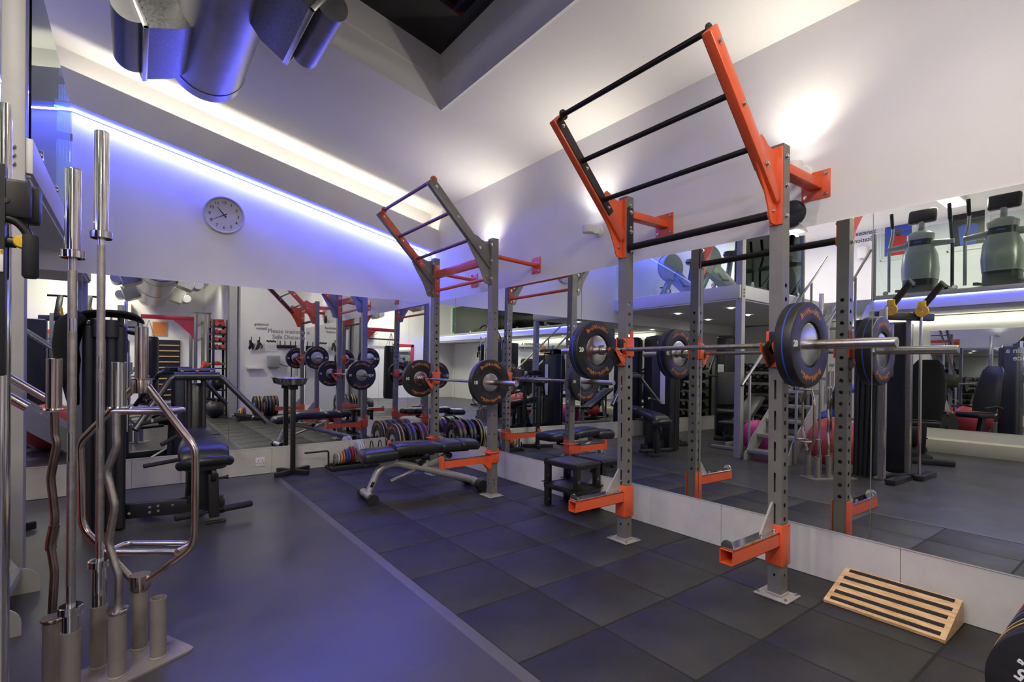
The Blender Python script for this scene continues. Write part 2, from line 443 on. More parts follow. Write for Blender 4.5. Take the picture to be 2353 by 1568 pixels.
b = MB(); b.prism([v + Vector((0, 0, 0.0)) for v in r3], (0, 0, 0.02)); struct(b.build('window_1', NIGHT))

# kerb panels under the mirrors; white colour stands in for the metal edge's highlight
b = MB()
for y0, y1 in ((-0.78, 0.94), (0.94, 1.986), (1.986, 3.36), (3.36, 4.6), (4.6, 6.412)):
    b.box((3.3385, (y0 + y1) / 2, ZB / 2 - 0.004), (0.013, y1 - y0 - 0.0025, ZB - 0.006), bev=0.0015, seg=1)
k = struct(b.build('baseboard_right', KERB))
b = MB(); b.box((3.336, 2.81, ZB - 0.002), (0.018, 7.2, 0.007)); b.build('metal_edge', WHITE, k)
b = MB()
for x0, x1 in ((-4.5, -1.2), (-1.2, -0.02), (-0.02, 0.40), (0.40, 1.29), (1.29, 2.2), (2.2, 3.332)):
    b.box(((x0 + x1) / 2, 6.4185, ZB / 2 - 0.004), (x1 - x0 - 0.0025, 0.013, ZB - 0.006), bev=0.0015, seg=1)
k = struct(b.build('baseboard_back', KERB))
b = MB(); b.box((-0.58, 6.416, ZB - 0.002), (7.82, 0.018, 0.007)); b.build('metal_edge', WHITE, k)

# mirrors: each sheet is a thing of its own; they lean back a touch, resting on the kerb edge
LEAN = math.radians(0.55)
def mirror_right(y0, y1, label):
    b = MB(); b.box((0.003, 0, (ZT - ZB) / 2), (0.006, y1 - y0 - 0.0035, ZT - ZB - 0.002), bev=0.0008, seg=1)
    o = b.build('wall_mirror', MIRROR); o.location = (3.3215, (y0 + y1) / 2, ZB + 0.002); o.rotation_euler = (0, LEAN, 0)
    return tag(o, label, 'mirror', 'mirror sheets along the long side wall')
def mirror_back(x0, x1, label):
    b = MB(); b.box((0, -0.003, (ZT - ZB) / 2), (x1 - x0 - 0.0035, 0.006, ZT - ZB - 0.002), bev=0.0008, seg=1)
    o = b.build('wall_mirror', MIRROR); o.location = ((x0 + x1) / 2, 6.4165, ZB + 0.002)
    return tag(o, label, 'mirror', 'mirror sheets on the end wall')
mirror_right(-0.08, 1.076, 'wall mirror sheet beside the tilted wooden board, nearest the camera on the side wall')
mirror_right(1.076, 2.162, 'wall mirror sheet behind the near post of the large orange rack')
mirror_right(2.162, 3.399, 'wall mirror sheet behind the stacked black step stools')
mirror_right(3.399, 4.56, 'wall mirror sheet behind the near post of the smaller grey rack')
mirror_right(4.56, 5.718, 'wall mirror sheet between the two posts of the smaller grey rack')
mirror_right(5.718, 6.40, 'narrow wall mirror sheet on the side wall, in the room corner')
mirror_back(-1.7, -0.41, 'end wall mirror sheet behind the black weight tower and grey column')
mirror_back(-0.41, 0.843, 'end wall mirror sheet under the clock, behind the padded seat')
lm = mirror_back(0.843, 2.097, 'end wall mirror sheet carrying the words about safe distance')
mirror_back(2.097, 3.318, 'end wall mirror sheet in the corner behind the bumper plates')
mirror_back(-4.5, -1.7, 'long end wall mirror sheet under the mezzanine')
b = MB(); R_ = Matrix.Rotation(PI / 2, 4, 'X')
b.text('Please maintain a', 0.068, Matrix.Translation((0.0, -0.0068, 1.352)) @ R_, bold=0.0018)
b.text('Safe Distance', 0.068, Matrix.Translation((0.0, -0.0068, 1.284)) @ R_, bold=0.0018)
lt = b.build('lettering', INKG, lm)

# ledge with hidden cove light above and blue strip below, along the end wall, following the roof slope
def sl_pt(x, y, z33): return Vector((x, y, z33 + SL * (3.332 - x)))
LX0, LX1 = -0.50, XW
b = MB()
for xa, xb in ((LX0 - 4.0, LX1),):
    def pr(y0, y1, za, zb):
        b.prism([sl_pt(xa, y0, za), sl_pt(xa, y1, za), sl_pt(xa, y1, zb), sl_pt(xa, y0, zb)], sl_pt(xb, y0, za) - sl_pt(xa, y0, za))
    pr(6.20, 6.215, 2.815, 3.125); pr(6.215, 6.43, 2.815, 2.84)
struct(b.build('trim_4', WALL))
def strip_mesh(x0, x1, y, z33, wy, hz):
    b = MB(); p = [sl_pt(x0, y - wy / 2, z33), sl_pt(x0, y + wy / 2, z33), sl_pt(x0, y + wy / 2, z33 + hz), sl_pt(x0, y - wy / 2, z33 + hz)]
    b.prism(p, sl_pt(x1, 0, 0) - sl_pt(x0, 0, 0)); return b
o = strip_mesh(-4.4, 3.33, 6.345, 2.803, 0.016, 0.011).build('led_strip', EMBLUE); tag(o, 'bright blue LED strip along the slanting ledge on the end wall', 'light')
o = strip_mesh(-4.4, 3.33, 6.30, 2.845, 0.03, 0.012).build('cove_strip', EMCOVE); tag(o, 'warm white light strip lying hidden in the ledge trough', 'light')

# mezzanine deck round the stair well, fascia and column
b = MB()
b.box(((-0.5 + XU) / 2, (4.02 + YW) / 2, (MZ + MC) / 2), (-0.5 - XU, YW - 4.02, MZ - MC - 0.02))
b.box(((-3.3 + XU) / 2, (4.02 + YE) / 2, (MZ + MC) / 2), (-3.3 - XU, 4.02 - YE, MZ - MC - 0.02))
struct(b.build('ceiling_mezzanine', CEIL))
b = MB()
b.box((-0.49, (3.99 + YW) / 2, (MZ + MB_) / 2), (0.03, YW - 3.99, MZ - MB_), bev=0.003)
b.box((-1.9, 4.0, (MZ + MB_) / 2), (2.8, 0.03, MZ - MB_), bev=0.003)
b.box((-3.27, (3.2 + YE) / 2, 2.555), (0.05, 3.2 - YE, 0.07), bev=0.003)
b.box((-3.35, (3.2 + YE) / 2, 2.40), (0.04, 3.2 - YE, 0.24), bev=0.003)
struct(b.build('trim_5', mat('fascia_paint', (0.58, 0.58, 0.58), rough=0.45, noise=0.03, scale=6)))
b = MB(); b.box((-3.29, (3.2 + YE) / 2, 2.513), (0.025, 3.2 - YE, 0.01)); o = b.build('led_strip', EMBLUE2)
tag(o, 'blue LED strip under the mezzanine edge facing the long mirror', 'light')
c = thing('column', 'light grey square steel column bolted to the mezzanine corner', 'column', (-0.555, 4.02, -0.004))
c['kind'] = 'structure'
b = MB(); b.box((0, 0, 2.2), (0.10, 0.10, 4.4), bev=0.006)
b.build('shaft', LGREY, c)
for i in range(4):
    if i < 3:
        b = MB(); b.lathe([(0, 0.02), (0.008, 0.019), (0.013, 0.012), (0.014, 0)], (0.0, -0.05, 2.40 + i * 0.048), (0, -1, 0), 12); b.build('bolt', LGREY, c)
    b = MB(); b.lathe([(0, 0.02), (0.008, 0.019), (0.013, 0.012), (0.014, 0)], (0.05, 0.0, 2.352 + i * 0.048), (1, 0, 0), 12); b.build('bolt', LGREY, c)
# ================================================================== LAMPS
# cove light lying in the trough, throwing up and out over the lip
o = lamp('AREA', sl_pt(1.3, 6.285, 2.99), P_CEIL, WARM, 3.9, 0.05, name='cove_light')
o.rotation_euler = (PI - math.radians(32), 0, 0)
o.rotation_euler = (Matrix.Rotation(math.atan(SL), 3, 'Y') @ Matrix.Rotation(PI - math.radians(-30), 3, 'X')).to_euler()
def uplighter(y, label, glow=1.0):
    t = thing('wall_uplighter', label, 'wall lamp', (XW, y, 2.48), 0, 'white uplighters on the long side wall')
    b = MB(); b.lathe([(0, 0.02), (0.042, 0.018), (0.05, 0.01), (0.05, 0)], (0, 0, 0), (-1, 0, 0), 28); b.build('back_plate', WHITE, t)
    b = MB(); b.box((-0.055, 0, 0), (0.08, 0.05, 0.062), bev=0.004); b.box((-0.068, 0.0, 0), (0.004, 0.051, 0.064)); b.build('arm', WHITE, t)
    b = MB(); b.lathe([(0.030, 0.0), (0.047, 0.0), (0.050, -0.004), (0.050, -0.062), (0.046, -0.068), (0, -0.068)], (-0.14, 0, 0.035), (0, 0, 1), 32)
    b.lathe([(0.044, 0.0), (0.043, -0.03), (0, -0.032)], (-0.14, 0, 0.035), (0, 0, 1), 32); b.build('lamp_head', WHITE, t)
    b = MB(); b.lathe([(0, 0.001), (0.03, 0.0)], (-0.14, 0, 0.022), (0, 0, 1), 20); b.build('lens', EMDOT, t)
    lamp('SPOT', (XW - 0.14, y, 2.53), P_UP * glow, WARM, 0.03, rot=(0, PI - math.radians(16), 0), spot=math.radians(130), blend=1.0, name='uplight')
uplighter(1.45, 'white uplighter on the wall behind the large rack, near post')
uplighter(3.19, 'white uplighter on the wall between the two racks')
uplighter(4.88, 'white uplighter on the wall behind the smaller rack')

# recessed downlights under the mezzanine, and a white tube along the low mirror wall
n_ = 0
DL = [(-1.3, 4.6), (-2.4, 4.9), (-1.4, 5.7), (-2.7, 5.9), (-3.9, 4.6), (-3.9, 3.0), (-3.9, 1.2), (-3.9, -0.8), (-3.9, -2.6), (-3.9, -4.4)]
DLN = ['near the grey column', 'third one in from the mezzanine corner', 'close to the end wall', 'deep under the mezzanine by the end wall', 'behind the stair head', 'beside the stairs', 'above the recumbent bike', 'above the low mirror wall, midway', 'above the bench by the mirror wall', 'at the far end of the low room']
for (x, y), nm in zip(DL, DLN):
    t = thing('downlight', 'small round recessed downlight in the mezzanine underside, ' + nm, 'light', (x, y, MC - 0.0), 0, 'downlights under the mezzanine')
    b = MB(); b.lathe([(0.03, -0.001), (0.045, -0.006), (0.05, -0.002), (0.05, 0.0)], (0, 0, 0), (0, 0, 1), 24); b.build('rim', WHITE, t)
    b = MB(); b.lathe([(0, -0.003), (0.032, -0.002)], (0, 0, 0), (0, 0, 1), 20); b.build('lens', EMDOT, t)
    lamp('SPOT', (x, y, MC - 0.015), P_DOWN, WARM, 0.04, spot=math.radians(140), blend=0.8, name='downlight_beam')
b = MB(); b.box((XL + 0.05, 0.2, 2.23), (0.05, 8.0, 0.035), bev=0.008); o = b.build('tube_light', EMSTRIP)
tag(o, 'long white tube light above the low wall mirror under the mezzanine', 'light')

# far hall track spots first, then spots and panels added as fill light
def spot_head(x, y, z, aim, power, label):
    t = thing('track_spotlight', label, 'light', (x, y, z), 0, 'track spotlights on the ceiling')
    d = (Vector(aim) - Vector((x, y, z - 0.12))).normalized()
    b = MB(); b.cyl((0, 0, 0), (0, 0, -0.10), 0.012); b.lathe([(0, 0), (0.04, -0.002), (0.04, -0.012), (0, -0.014)], (0, 0, 0)); b.build('stem', WHITE, t)
    o = Vector((0, 0, -0.12)); b = MB(); b.tube([o - d * 0.07, o - d * 0.06, o + d * 0.08], [0.03, 0.045, 0.05], 20, cap=True); b.build('lamp_head', WHITE, t)
    b = MB(); b.lathe([(0, 0.0835), (0.043, 0.0825)], o, d, 20); b.build('lens', EMDOT, t)
    lo = lamp('SPOT', Vector((x, y, z - 0.12)) + d * 0.1, power, WARM, 0.06, spot=math.radians(120), blend=0.8, name='track_beam')
    lo.rotation_euler = d.to_track_quat('-Z', 'Y').to_euler()
spot_head(1.35, -2.4, cz(1.35), (1.0, -4.5, 0.5), 60, 'track spotlight on the ceiling seen beside the duct in the mirror')
spot_head(-0.9, -4.2, cz(-0.9), (-0.4, -6.5, 1.2), 60, 'track spotlight aimed at the far end wall')
spot_head(-0.9, -1.0, cz(-0.9), (-1.6, -2.6, 0.2), 60, 'track spotlight over the punch bag end of the hall')
spot_head(-1.1, 1.9, cz(-1.1), (1.2, 2.6, 0.0), 70, 'added fill spotlight over the open floor behind the camera')  # unseen spot added as main fill for the floor
spot_head(0.9, 1.15, cz(0.9), (2.6, -0.85, 1.4), 90, 'added fill spotlight lighting the white wall with the hanging straps')  # unseen spot added to brighten the front wall in the mirror
spot_head(0.3, 0.6, cz(0.3), (1.9, 4.6, 0.0), 55, 'added fill spotlight over the camera side of the floor')  # another unseen spot added to lift the floor
spot_head(-0.8, 0.2, cz(-0.8), (1.0, 2.4, 0), 75, 'added fill spotlight on the high side of the ceiling, over the stairs')  # this and the following spots: out-of-view fill added over the main floor
spot_head(-0.45, 1.3, cz(-0.45), (0.4, 3.8, 0), 65, 'added fill spotlight on the high side of the ceiling, above the cable machine')
spot_head(1.5, -0.35, cz(1.5), (2.3, 2.3, 0), 55, 'added fill spotlight in front of the skylight, aimed at the rubber mat')
spot_head(2.5, -0.5, cz(2.5), (1.7, 3.6, 0), 45, 'added fill spotlight on the low side of the ceiling near the front wall')
spot_head(-0.8, 2.6, cz(-0.8), (0.7, 4.6, 0), 45, 'added fill spotlight on the high side of the ceiling, beside the column')
def panel(x, y, z, label, p):  # panels added to brighten the hall and the upper deck
    t = thing('added_panel_light', label, 'light', (x, y, z))
    b = MB(); b.box((0, 0, -0.03), (1.24, 0.34, 0.06), bev=0.006); b.build('housing', WHITE, t)
    b = MB(); b.box((0, 0, -0.062), (1.18, 0.28, 0.006)); b.build('diffuser', EMSTRIP, t)
    lamp('AREA', (x, y, z - 0.08), p, WARM, 1.15, 0.28, name='panel_beam')
panel(-2.4, -1.0, ZR, 'added fill panel over the hall beside the mezzanine', 90)
panel(-4.9, 2.6, ZR, 'added fill panel over the upper cross trainers', 32)
panel(-4.6, 5.3, ZR, 'added fill panel over the upper corner deck', 34)
panel(-4.9, -1.6, ZR, 'added fill panel over the far end of the upper deck', 32)
panel(-1.0, -5.2, ZR - 0.14, 'added fill panel at the far end of the hall', 110)
# ================================================================== RACKS
def perforated(b, w, z0, z1, sides):
    """square post skin; sides: dict side-> list of (z, half_w, half_h)"""
    h = w / 2
    base = {'-x': (Vector((-h, 0, 0)), Vector((0, -1, 0))), '+x': (Vector((h, 0, 0)), Vector((0, 1, 0))),
            '-y': (Vector((0, -h, 0)), Vector((1, 0, 0))), '+y': (Vector((0, h, 0)), Vector((-1, 0, 0)))}
    for sd, (o, u) in base.items():
        P = lambda a, z: o + u * a + Vector((0, 0, z))
        holes = sorted(sides.get(sd, [])); z = z0
        for (zc, hw, hh) in holes:
            za, zb = zc - hh - 0.003, zc + hh + 0.003
            if za - z > 1e-4: b.quad(P(-h, z), P(h, z), P(h, za), P(-h, za))
            n = 16; inn = []; out = []
            for k in range(n):
                t = 2 * PI * (k + 0.5) / n; c, s_ = math.cos(t), math.sin(t)
                if hh > hw * 1.5:
                    inn.append((hw * c, zc + (hh - hw) * (1 if s_ > 0 else -1) + hw * s_))
                else: inn.append((hw * c, zc + hh * s_))
                m_ = max(abs(c), abs(s_)); out.append((h * c / m_, zc + (zb - zc) * s_ / m_))
            vi = [b.bm.verts.new(P(*p)) for p in inn]; vo = [b.bm.verts.new(P(*p)) for p in out]
            for k in range(n):
                b.bm.faces.new((vo[k], vo[(k + 1) % n], vi[(k + 1) % n], vi[k]))
            # corner slivers
            for (sx, sz) in ((1, 1), (-1, 1), (-1, -1), (1, -1)):
                kk = {(1, 1): 1, (-1, 1): 5, (-1, -1): 9, (1, -1): 13}[(sx, sz)]
                b.bm.faces.new((vo[kk], b.bm.verts.new(P(sx * h, zc + sz * (zb - zc))), vo[(kk + 1) % n]))
            z = zb
        b.quad(P(-h, z), P(h, z), P(h, z1), P(-h, z1))
    bmesh.ops.remove_doubles(b.bm, verts=b.bm.verts[:], dist=2e-5)
def circ(z): return (z, 0.0125, 0.0125)
def small(z): return (z, 0.006, 0.0085)
def slot(z): return (z, 0.0055, 0.055)

def bolt(c, axis, parent, r=0.011):
    b = MB(); b.lathe([(r * 1.45, 0), (r * 1.45, 0.003), (r, 0.003), (r, 0.010), (r * 0.85, 0.012), (0, 0.012)], c, axis, 12)
    return b.build('bolt', STEEL, parent)

def gusset(px, y, zt, zb, s, th, cut=0.06):
    """wing plate in the XZ plane reaching from a post out to the slanting rail"""
    q = [(px, zt), (-0.022, zt), (-0.06, zt - 0.027), (-0.10, zt - 0.034), (-0.14, zt - 0.022), (-0.175, zt + 0.002), (-0.21, zt + 0.016), (-0.30, zt - 0.06),
         (-0.25, zt - 0.15), (-0.205, zt - 0.22), (-0.165, zt - 0.285), (-0.135, zt - 0.35), (-0.118, zb + 0.05), (-0.112, zb + 0.02), (-0.095, zb + 0.003), (-0.075, zb), (px, zb)]
    return [Vector((x, y, z)) for x, z in q]

def j_hook(parent, y, x, z, face, side, tall=0.19):
    """bar cradle: sleeve plate over the -X face of a post, tongue reaching to -X, rubber pads. z = bar axis"""
    loc = Vector((x, y, z)); W = 0.037
    t = bpy.data.objects.new('j_hook', None); COL.objects.link(t); t.location = loc; t.parent = parent
    h = W + 0.006
    b = MB()
    b.box((-h, 0, 0.03), (0.007, 0.095, 0.13), bev=0.002)                     # front plate
    for s in (-1, 1): b.box((-0.002, s * (h + 0.001), 0.03), (0.09, 0.007, 0.13), bev=0.002)
    b.prism([Vector((0.005, -side * (h + 0.003), 0.09)), Vector((0.035, -side * (h + 0.003), 0.09)), Vector((0.035, -side * (h + 0.003), 0.135)), Vector((0.02, -side * (h + 0.003), 0.155)), Vector((0.005, -side * (h + 0.003), 0.135))], (0, 0.006, 0))
    # tongue: two cheek plates running down and out
    for s in (-0.034, 0.034):
        pts = [(-h, -0.03), (-h - 0.02, -0.045), (-0.105, 0.008), (-0.128, 0.030), (-0.142, 0.022), (-0.14, 0.0), (-0.075, -0.085), (-0.055, -0.103), (-h, -0.10)]
        b.prism([Vector((px_, s - 0.003, pz)) for px_, pz in pts], (0, 0.006, 0))
    b.box((-h - 0.004, 0, -0.065), (0.012, 0.07, 0.08), bev=0.002)
    b.build('hook_plate', ORANGE, t)
    b = MB()
    b.bar((-0.146, 0, 0.022), (-0.075, 0, -0.09), 0.07, 0.012, 0.003, roll=PI / 2)
    b.build('pad', RUBBER, t)
    b = MB(); b.bar((-h - 0.006, 0, -0.018), (-0.115, 0, 0.012), 0.06, 0.012, 0.002, roll=PI / 2); b.build('seat_pad', RUBBER, t)
    b = MB(); b.box((-h - 0.012, 0, 0.055), (0.018, 0.05, 0.075), bev=0.006); b.build('back_pad', RUBBER, t)
    for (px_, pz) in ((-0.12, 0.012), (-0.092, -0.02), (-0.058, -0.075)): bolt((px_, -0.037 * 1, pz), (0, -1, 0), t, 0.006)
    bolt((-h - 0.004, -0.038, 0.075), (-1, 0, 0), t, 0.007)
    return t

def rack(name, label, X, Y0, Y1, rail_m, ladder_m, mode):
    root = thing(name, label, 'squat rack', (X, (Y0 + Y1) / 2, 0)); L = Y1 - Y0; ya, yb = -L / 2, L / 2
    H = 2.505; W = 0.074
    for i, y in enumerate((ya, yb)):
        b = MB(); big = [circ(0.43 + 0.0762 * k) for k in range(18)]
        lowm = [small(0.12), small(0.19)]
        if mode == 'large':
            S = {'-x': lowm + [slot(0.46 + 0.172 * k) for k in range(5)], '+x': lowm + big, '-y': lowm + big, '+y': lowm + big}
        else:
            few = [small(0.12), small(0.155), small(0.60), small(0.78), small(1.25), small(1.62), small(1.72), small(1.78)]
            inner = '+y' if i == 0 else '-y'; outer = '-y' if i == 0 else '+y'
            S = {'-x': few, '+x': lowm + big, inner: lowm + big + [small(1.86), small(1.93), small(1.98)], outer: few}
        perforated(b, W, 0.006, H, S)
        up_ = b.build('upright', GREY, root, flat=True); up_.location = (0, y, 0)
        b = MB(); b.box((0, y, H), (W - 0.001, W - 0.001, 0.004), bev=0.001); b.build('post_cap', BLACK, root)
        b = MB(); b.box((-0.005, y, 0.004), (0.165, 0.185, 0.008), bev=0.0035); b.box((0, y, 0.014), (W + 0.012, W + 0.012, 0.012), bev=0.005)
        pl = b.build('base_plate', mat('base_plate_paint', (0.34, 0.31, 0.29), rough=0.4, noise=0.05), root)
        for sx in (-0.065, 0.055):
            for sy in (-0.075, 0.075): bolt((sx, y + sy, 0.008), (0, 0, 1), pl, 0.006)
    # wall arms
    za = 2.385 if mode == 'large' else 2.31
    for y in (ya, yb):
        b = MB()
        wx = XW - X
        yw = y + (-0.0 if mode == 'large' else -0.01)
        if mode == 'large':
            b.bar((0.037, y, za), (wx - 0.005, yw, za), 0.075, 0.055, 0.006)
        else: b.cyl((0.037, y, za + 0.03), (wx - 0.004, yw, za), 0.021)
        b.build('wall_arm', ORANGE, root)
        b = MB(); b.box((wx - 0.004, yw, za), (0.008, 0.165 if mode == 'large' else 0.14, 0.17), bev=0.003)
        pl = b.build('wall_plate', ORANGE, root)
        for sy in (-0.058, 0.058):
            for sz in (-0.062, 0.062): bolt((wx - 0.008, yw + sy, za + sz), (-1, 0, 0), pl, 0.008)
    # slanting ladder rails
    if mode == 'large': p_lo, p_hi = Vector((-0.045, 0, 2.20)), Vector((-0.70, 0, 2.885))
    else: p_lo, p_hi = Vector((-0.02, 0, 2.235)), Vector((-0.69, 0, 2.925))
    d = (p_hi - p_lo).normalized(); nrm = Vector((-d.z, 0, d.x)); nrm = -nrm if nrm.z < 0 else nrm
    for i, y in enumerate((ya, yb)):
        b = MB(); ww, hh = (0.05, 0.085)
        R = Matrix((Vector((0, 1, 0)), nrm, d)).transposed()
        if R.determinant() < 0: R = Matrix((Vector((0, -1, 0)), nrm, d)).transposed()
        q0, q1 = p_lo + Vector((0, y, 0)), p_hi + Vector((0, y, 0))
        b.box((q0 + q1) / 2, (ww, hh, (q1 - q0).length), R, bev=0.007)
        rail = b.build('ladder_rail', rail_m, root)
        for t_ in ((0.02, 0.36, 0.72)):
            q = q0.lerp(q1, 1 - t_) - nrm * 0.0 ; bolt(q + Vector((0, -0.026 if i == 0 else 0.026, 0)) - d * 0.05, (0, -1 if i == 0 else 1, 0), rail)
        inn = 1 if i == 0 else -1
        if mode == 'large':
            b = MB(); qa, qb = q0.lerp(q1, 0.22), q0.lerp(q1, 0.985)
            b.box((qa + qb) / 2 + Vector((0, inn * (ww / 2 + 0.004), 0)), (0.006, 0.06, (qb - qa).length), R, bev=0.002); st = b.build('rung_strip', BLACKM, root)
        else:
            b = MB(); qa, qb = q0.lerp(q1, 0.22), q0.lerp(q1, 0.985)
            b.box((qa + qb) / 2 + Vector((0, inn * (ww / 2 + 0.004), 0)), (0.006, 0.055, (qb - qa).length), R, bev=0.002); st = b.build('rung_strip', ORANGE, root)
        for t_ in (0.27, 0.60, 0.93): bolt(q0.lerp(q1, t_) + Vector((0, inn * (ww / 2 + 0.006), 0)), (0, inn, 0), st, 0.008)
        # wing plate
        b = MB(); th = 0.009
        for yy in (y - 0.0045, ):
            b.prism(gusset(0.036, yy, H - 0.004, 2.06, 1, th), (0, th, 0))
        b.box((-0.041, y, 2.275), (0.008, 0.072, 0.43), bev=0.002)
        g = b.build('wing_bracket', rail_m, root)
        for z in (2.44, 2.28, 2.11): bolt((-0.046 if mode != 'large' else 0.0, y + (-0.038 if i == 0 else -0.038), z), (0, -1, 0), g)
        for z in (2.13,): bolt((-0.085, y - 0.0045, z), (0, -1, 0), g, 0.008)
    # rungs
    for t_ in (0.985, 0.66, 0.34):
        q = p_lo.lerp(p_hi, t_) + nrm * (0.055 if t_ > 0.9 else 0.0)
        b = MB(); b.cyl(q + Vector((0, ya + 0.02, 0)), q + Vector((0, yb - 0.02, 0)), 0.0165, n=16)
        b.build('rung', ladder_m, root)
        if t_ > 0.9:
            for y in (ya + 0.028, yb - 0.028):
                b = MB(); b.lathe([(0, -0.004), (0.034, -0.004), (0.034, 0.004), (0, 0.004)], q + Vector((0, y, 0)), (0, 1, 0), 20); b.bar(q + Vector((0, y, 0)), q - nrm * 0.06 + Vector((0, y, 0)), 0.05, 0.008); b.build('rung_lug', ladder_m if mode == 'large' else ORANGE, root)
    if mode == 'large':
        b = MB(); b.cyl((-0.005, ya + 0.037, 2.135), (-0.005, yb - 0.037, 2.135), 0.024, n=20); b.build('pull_up_bar', BLACKM, root)
        for y, s in ((ya, 1), (yb, -1)):
            b = MB(); yy = y + s * 0.041
            b.box((0, yy, 2.26), (0.062, 0.008, 0.33), bev=0.003); b.cyl((-0.005, yy, 2.135), (-0.005, yy + s * 0.012, 2.135), 0.031)
            p_ = b.build('bar_flange', BLACKM if y == yb else RED if False else ORANGE if y == ya else BLACKM, root)
            for z in (2.39, 2.25, 2.11): bolt((0, yy + s * 0.004, z), (0, s, 0), p_)
    else:
        b = MB(); b.bar((0.0, ya + 0.037, 2.315), (0.0, yb - 0.037, 2.315), 0.05, 0.085, 0.006); b.build('cross_beam', ORANGE, root)
        b = MB(); b.cyl((-0.005, ya + 0.037, 2.13), (-0.005, yb - 0.037, 2.13), 0.0175, n=16); b.build('pull_up_bar', ORANGE, root)
        for y, s in ((ya, 1), (yb, -1)):
            b = MB(); yy = y + s * 0.041
            b.box((0, yy, 2.25), (0.062, 0.008, 0.36), bev=0.003)
            p_ = b.build('bar_flange', ORANGE, root)
            for z in (2.40, 2.24, 2.10): bolt((0, yy + s * 0.004, z), (0, s, 0), p_)
    return root

def spotter_large(root, y, z):
    t = bpy.data.objects.new('spotter_arm', None); COL.objects.link(t); t.location = (0, y, z); t.parent = root
    b = MB(); h = 0.043
    b.box((-h, 0, -0.035), (0.007, 0.092, 0.225), bev=0.003)
    for s in (-1, 1): b.box((0.002, s * (h + 0.001), -0.035), (0.094, 0.006, 0.225), bev=0.002)
    # open square tube arm
    x0, x1, a, tw = -0.045, -0.525, 0.034, 0.0045
    for dz in (-a, a): b.box(((x0 + x1) / 2, 0, dz), (x0 - x1, 2 * a + tw, tw), bev=0.001, seg=1)
    for dy in (-a, a): b.box(((x0 + x1) / 2, dy, 0), (x0 - x1, tw, 2 * a + tw), bev=0.001, seg=1)
    b.build('arm', ORANGE, t)
    b = MB(); b.box((-0.285, 0, 0.042), (0.47, 0.064, 0.009), bev=0.003)
    pts = []
    for k in range(9): pts.append(Vector((-0.517, 0.034 * math.cos(PI * k / 8), 0.046 + 0.038 * math.sin(PI * k / 8))))
    b.prism(pts, (0.009, 0, 0))
    b.build('skid_plate', CHROME, t, sharp=15)
    b = MB(); b.prism([Vector((-0.045, 0.0, 0.20)), Vector((-0.06, 0, 0.20)), Vector((-0.185, 0, 0.047)), Vector((-0.045, 0, 0.047))], (0, 0.011, 0)); b.build('gusset', mat('zinc_gusset', (0.42, 0.40, 0.36), rough=0.45, metal=0.4, noise=0.1), t)
    for x in (-0.495, -0.205, -0.07): bolt((x, -0.015, 0.046), (0, 0, 1), t, 0.008)
    return t
def spotter_small(root, y, z):
    t = bpy.data.objects.new('spotter_arm', None); COL.objects.link(t); t.location = (0, y, z); t.parent = root
    b = MB(); h = 0.043
    b.prism([Vector((-h - 0.003, -0.047, 0.075)), Vector((-h - 0.003, 0.047, 0.075)), Vector((-h - 0.003, 0.047, -0.10)), Vector((-h - 0.003, -0.047, -0.10))], (0.007, 0, 0))
    b.box((h, 0, 0.02), (0.007, 0.094, 0.14), bev=0.002)
    for s in (-1, 1): b.box((0, s * (h + 0.002), 0.0), (0.096, 0.007, 0.10), bev=0.002)
    b.box((0.0, 0, 0.052), (0.16, 0.13, 0.007), bev=0.002)
    b.prism([Vector((-h, -0.022, 0.02)), Vector((-0.54, -0.022, 0.02)), Vector((-0.54, -0.022, -0.045)), Vector((-0.15, -0.022, -0.045)), Vector((-0.10, -0.022, -0.06)), Vector((-h, -0.022, -0.12))], (0, 0.044, 0))
    b.prism([Vector((-0.545, -0.025, -0.048)), Vector((-0.545, -0.025, 0.05)), Vector((-0.55, -0.025, 0.062)), Vector((-0.565, -0.025, 0.062)), Vector((-0.57, -0.025, 0.05)), Vector((-0.57, -0.025, -0.048))], (0, 0.05, 0))
    b.box((0.02, 0.053, 0.09), (0.04, 0.007, 0.10), bev=0.003)
    b.build('arm', ORANGE, t)
    b = MB(); b.box((-0.30, 0, 0.022), (0.46, 0.04, 0.005), bev=0.001); b.build('liner', BLACKM, t)
    return t

rackA = rack('squat_rack', 'large wall-mounted grey squat rack with orange ladder rails and black rungs', 2.888, 1.38, 2.485, ORANGE, BLACKM, 'large')
rackB = rack('squat_rack', 'smaller wall-mounted squat rack with grey ladder rails and orange cross beam', 2.808, 4.085, 5.272, GREY, PURPLE, 'small')
for y in (-0.5525, 0.5525):
    j_hook(rackA, y, 0, 1.39 - 0.012, '-x', 1)
    spotter_large(rackA, y, 0.325)
for y in (-0.5935, 0.5935):
    j_hook(rackB, y, 0, 1.107 - 0.012, '-x', 1)
    spotter_small(rackB, y, 0.372)
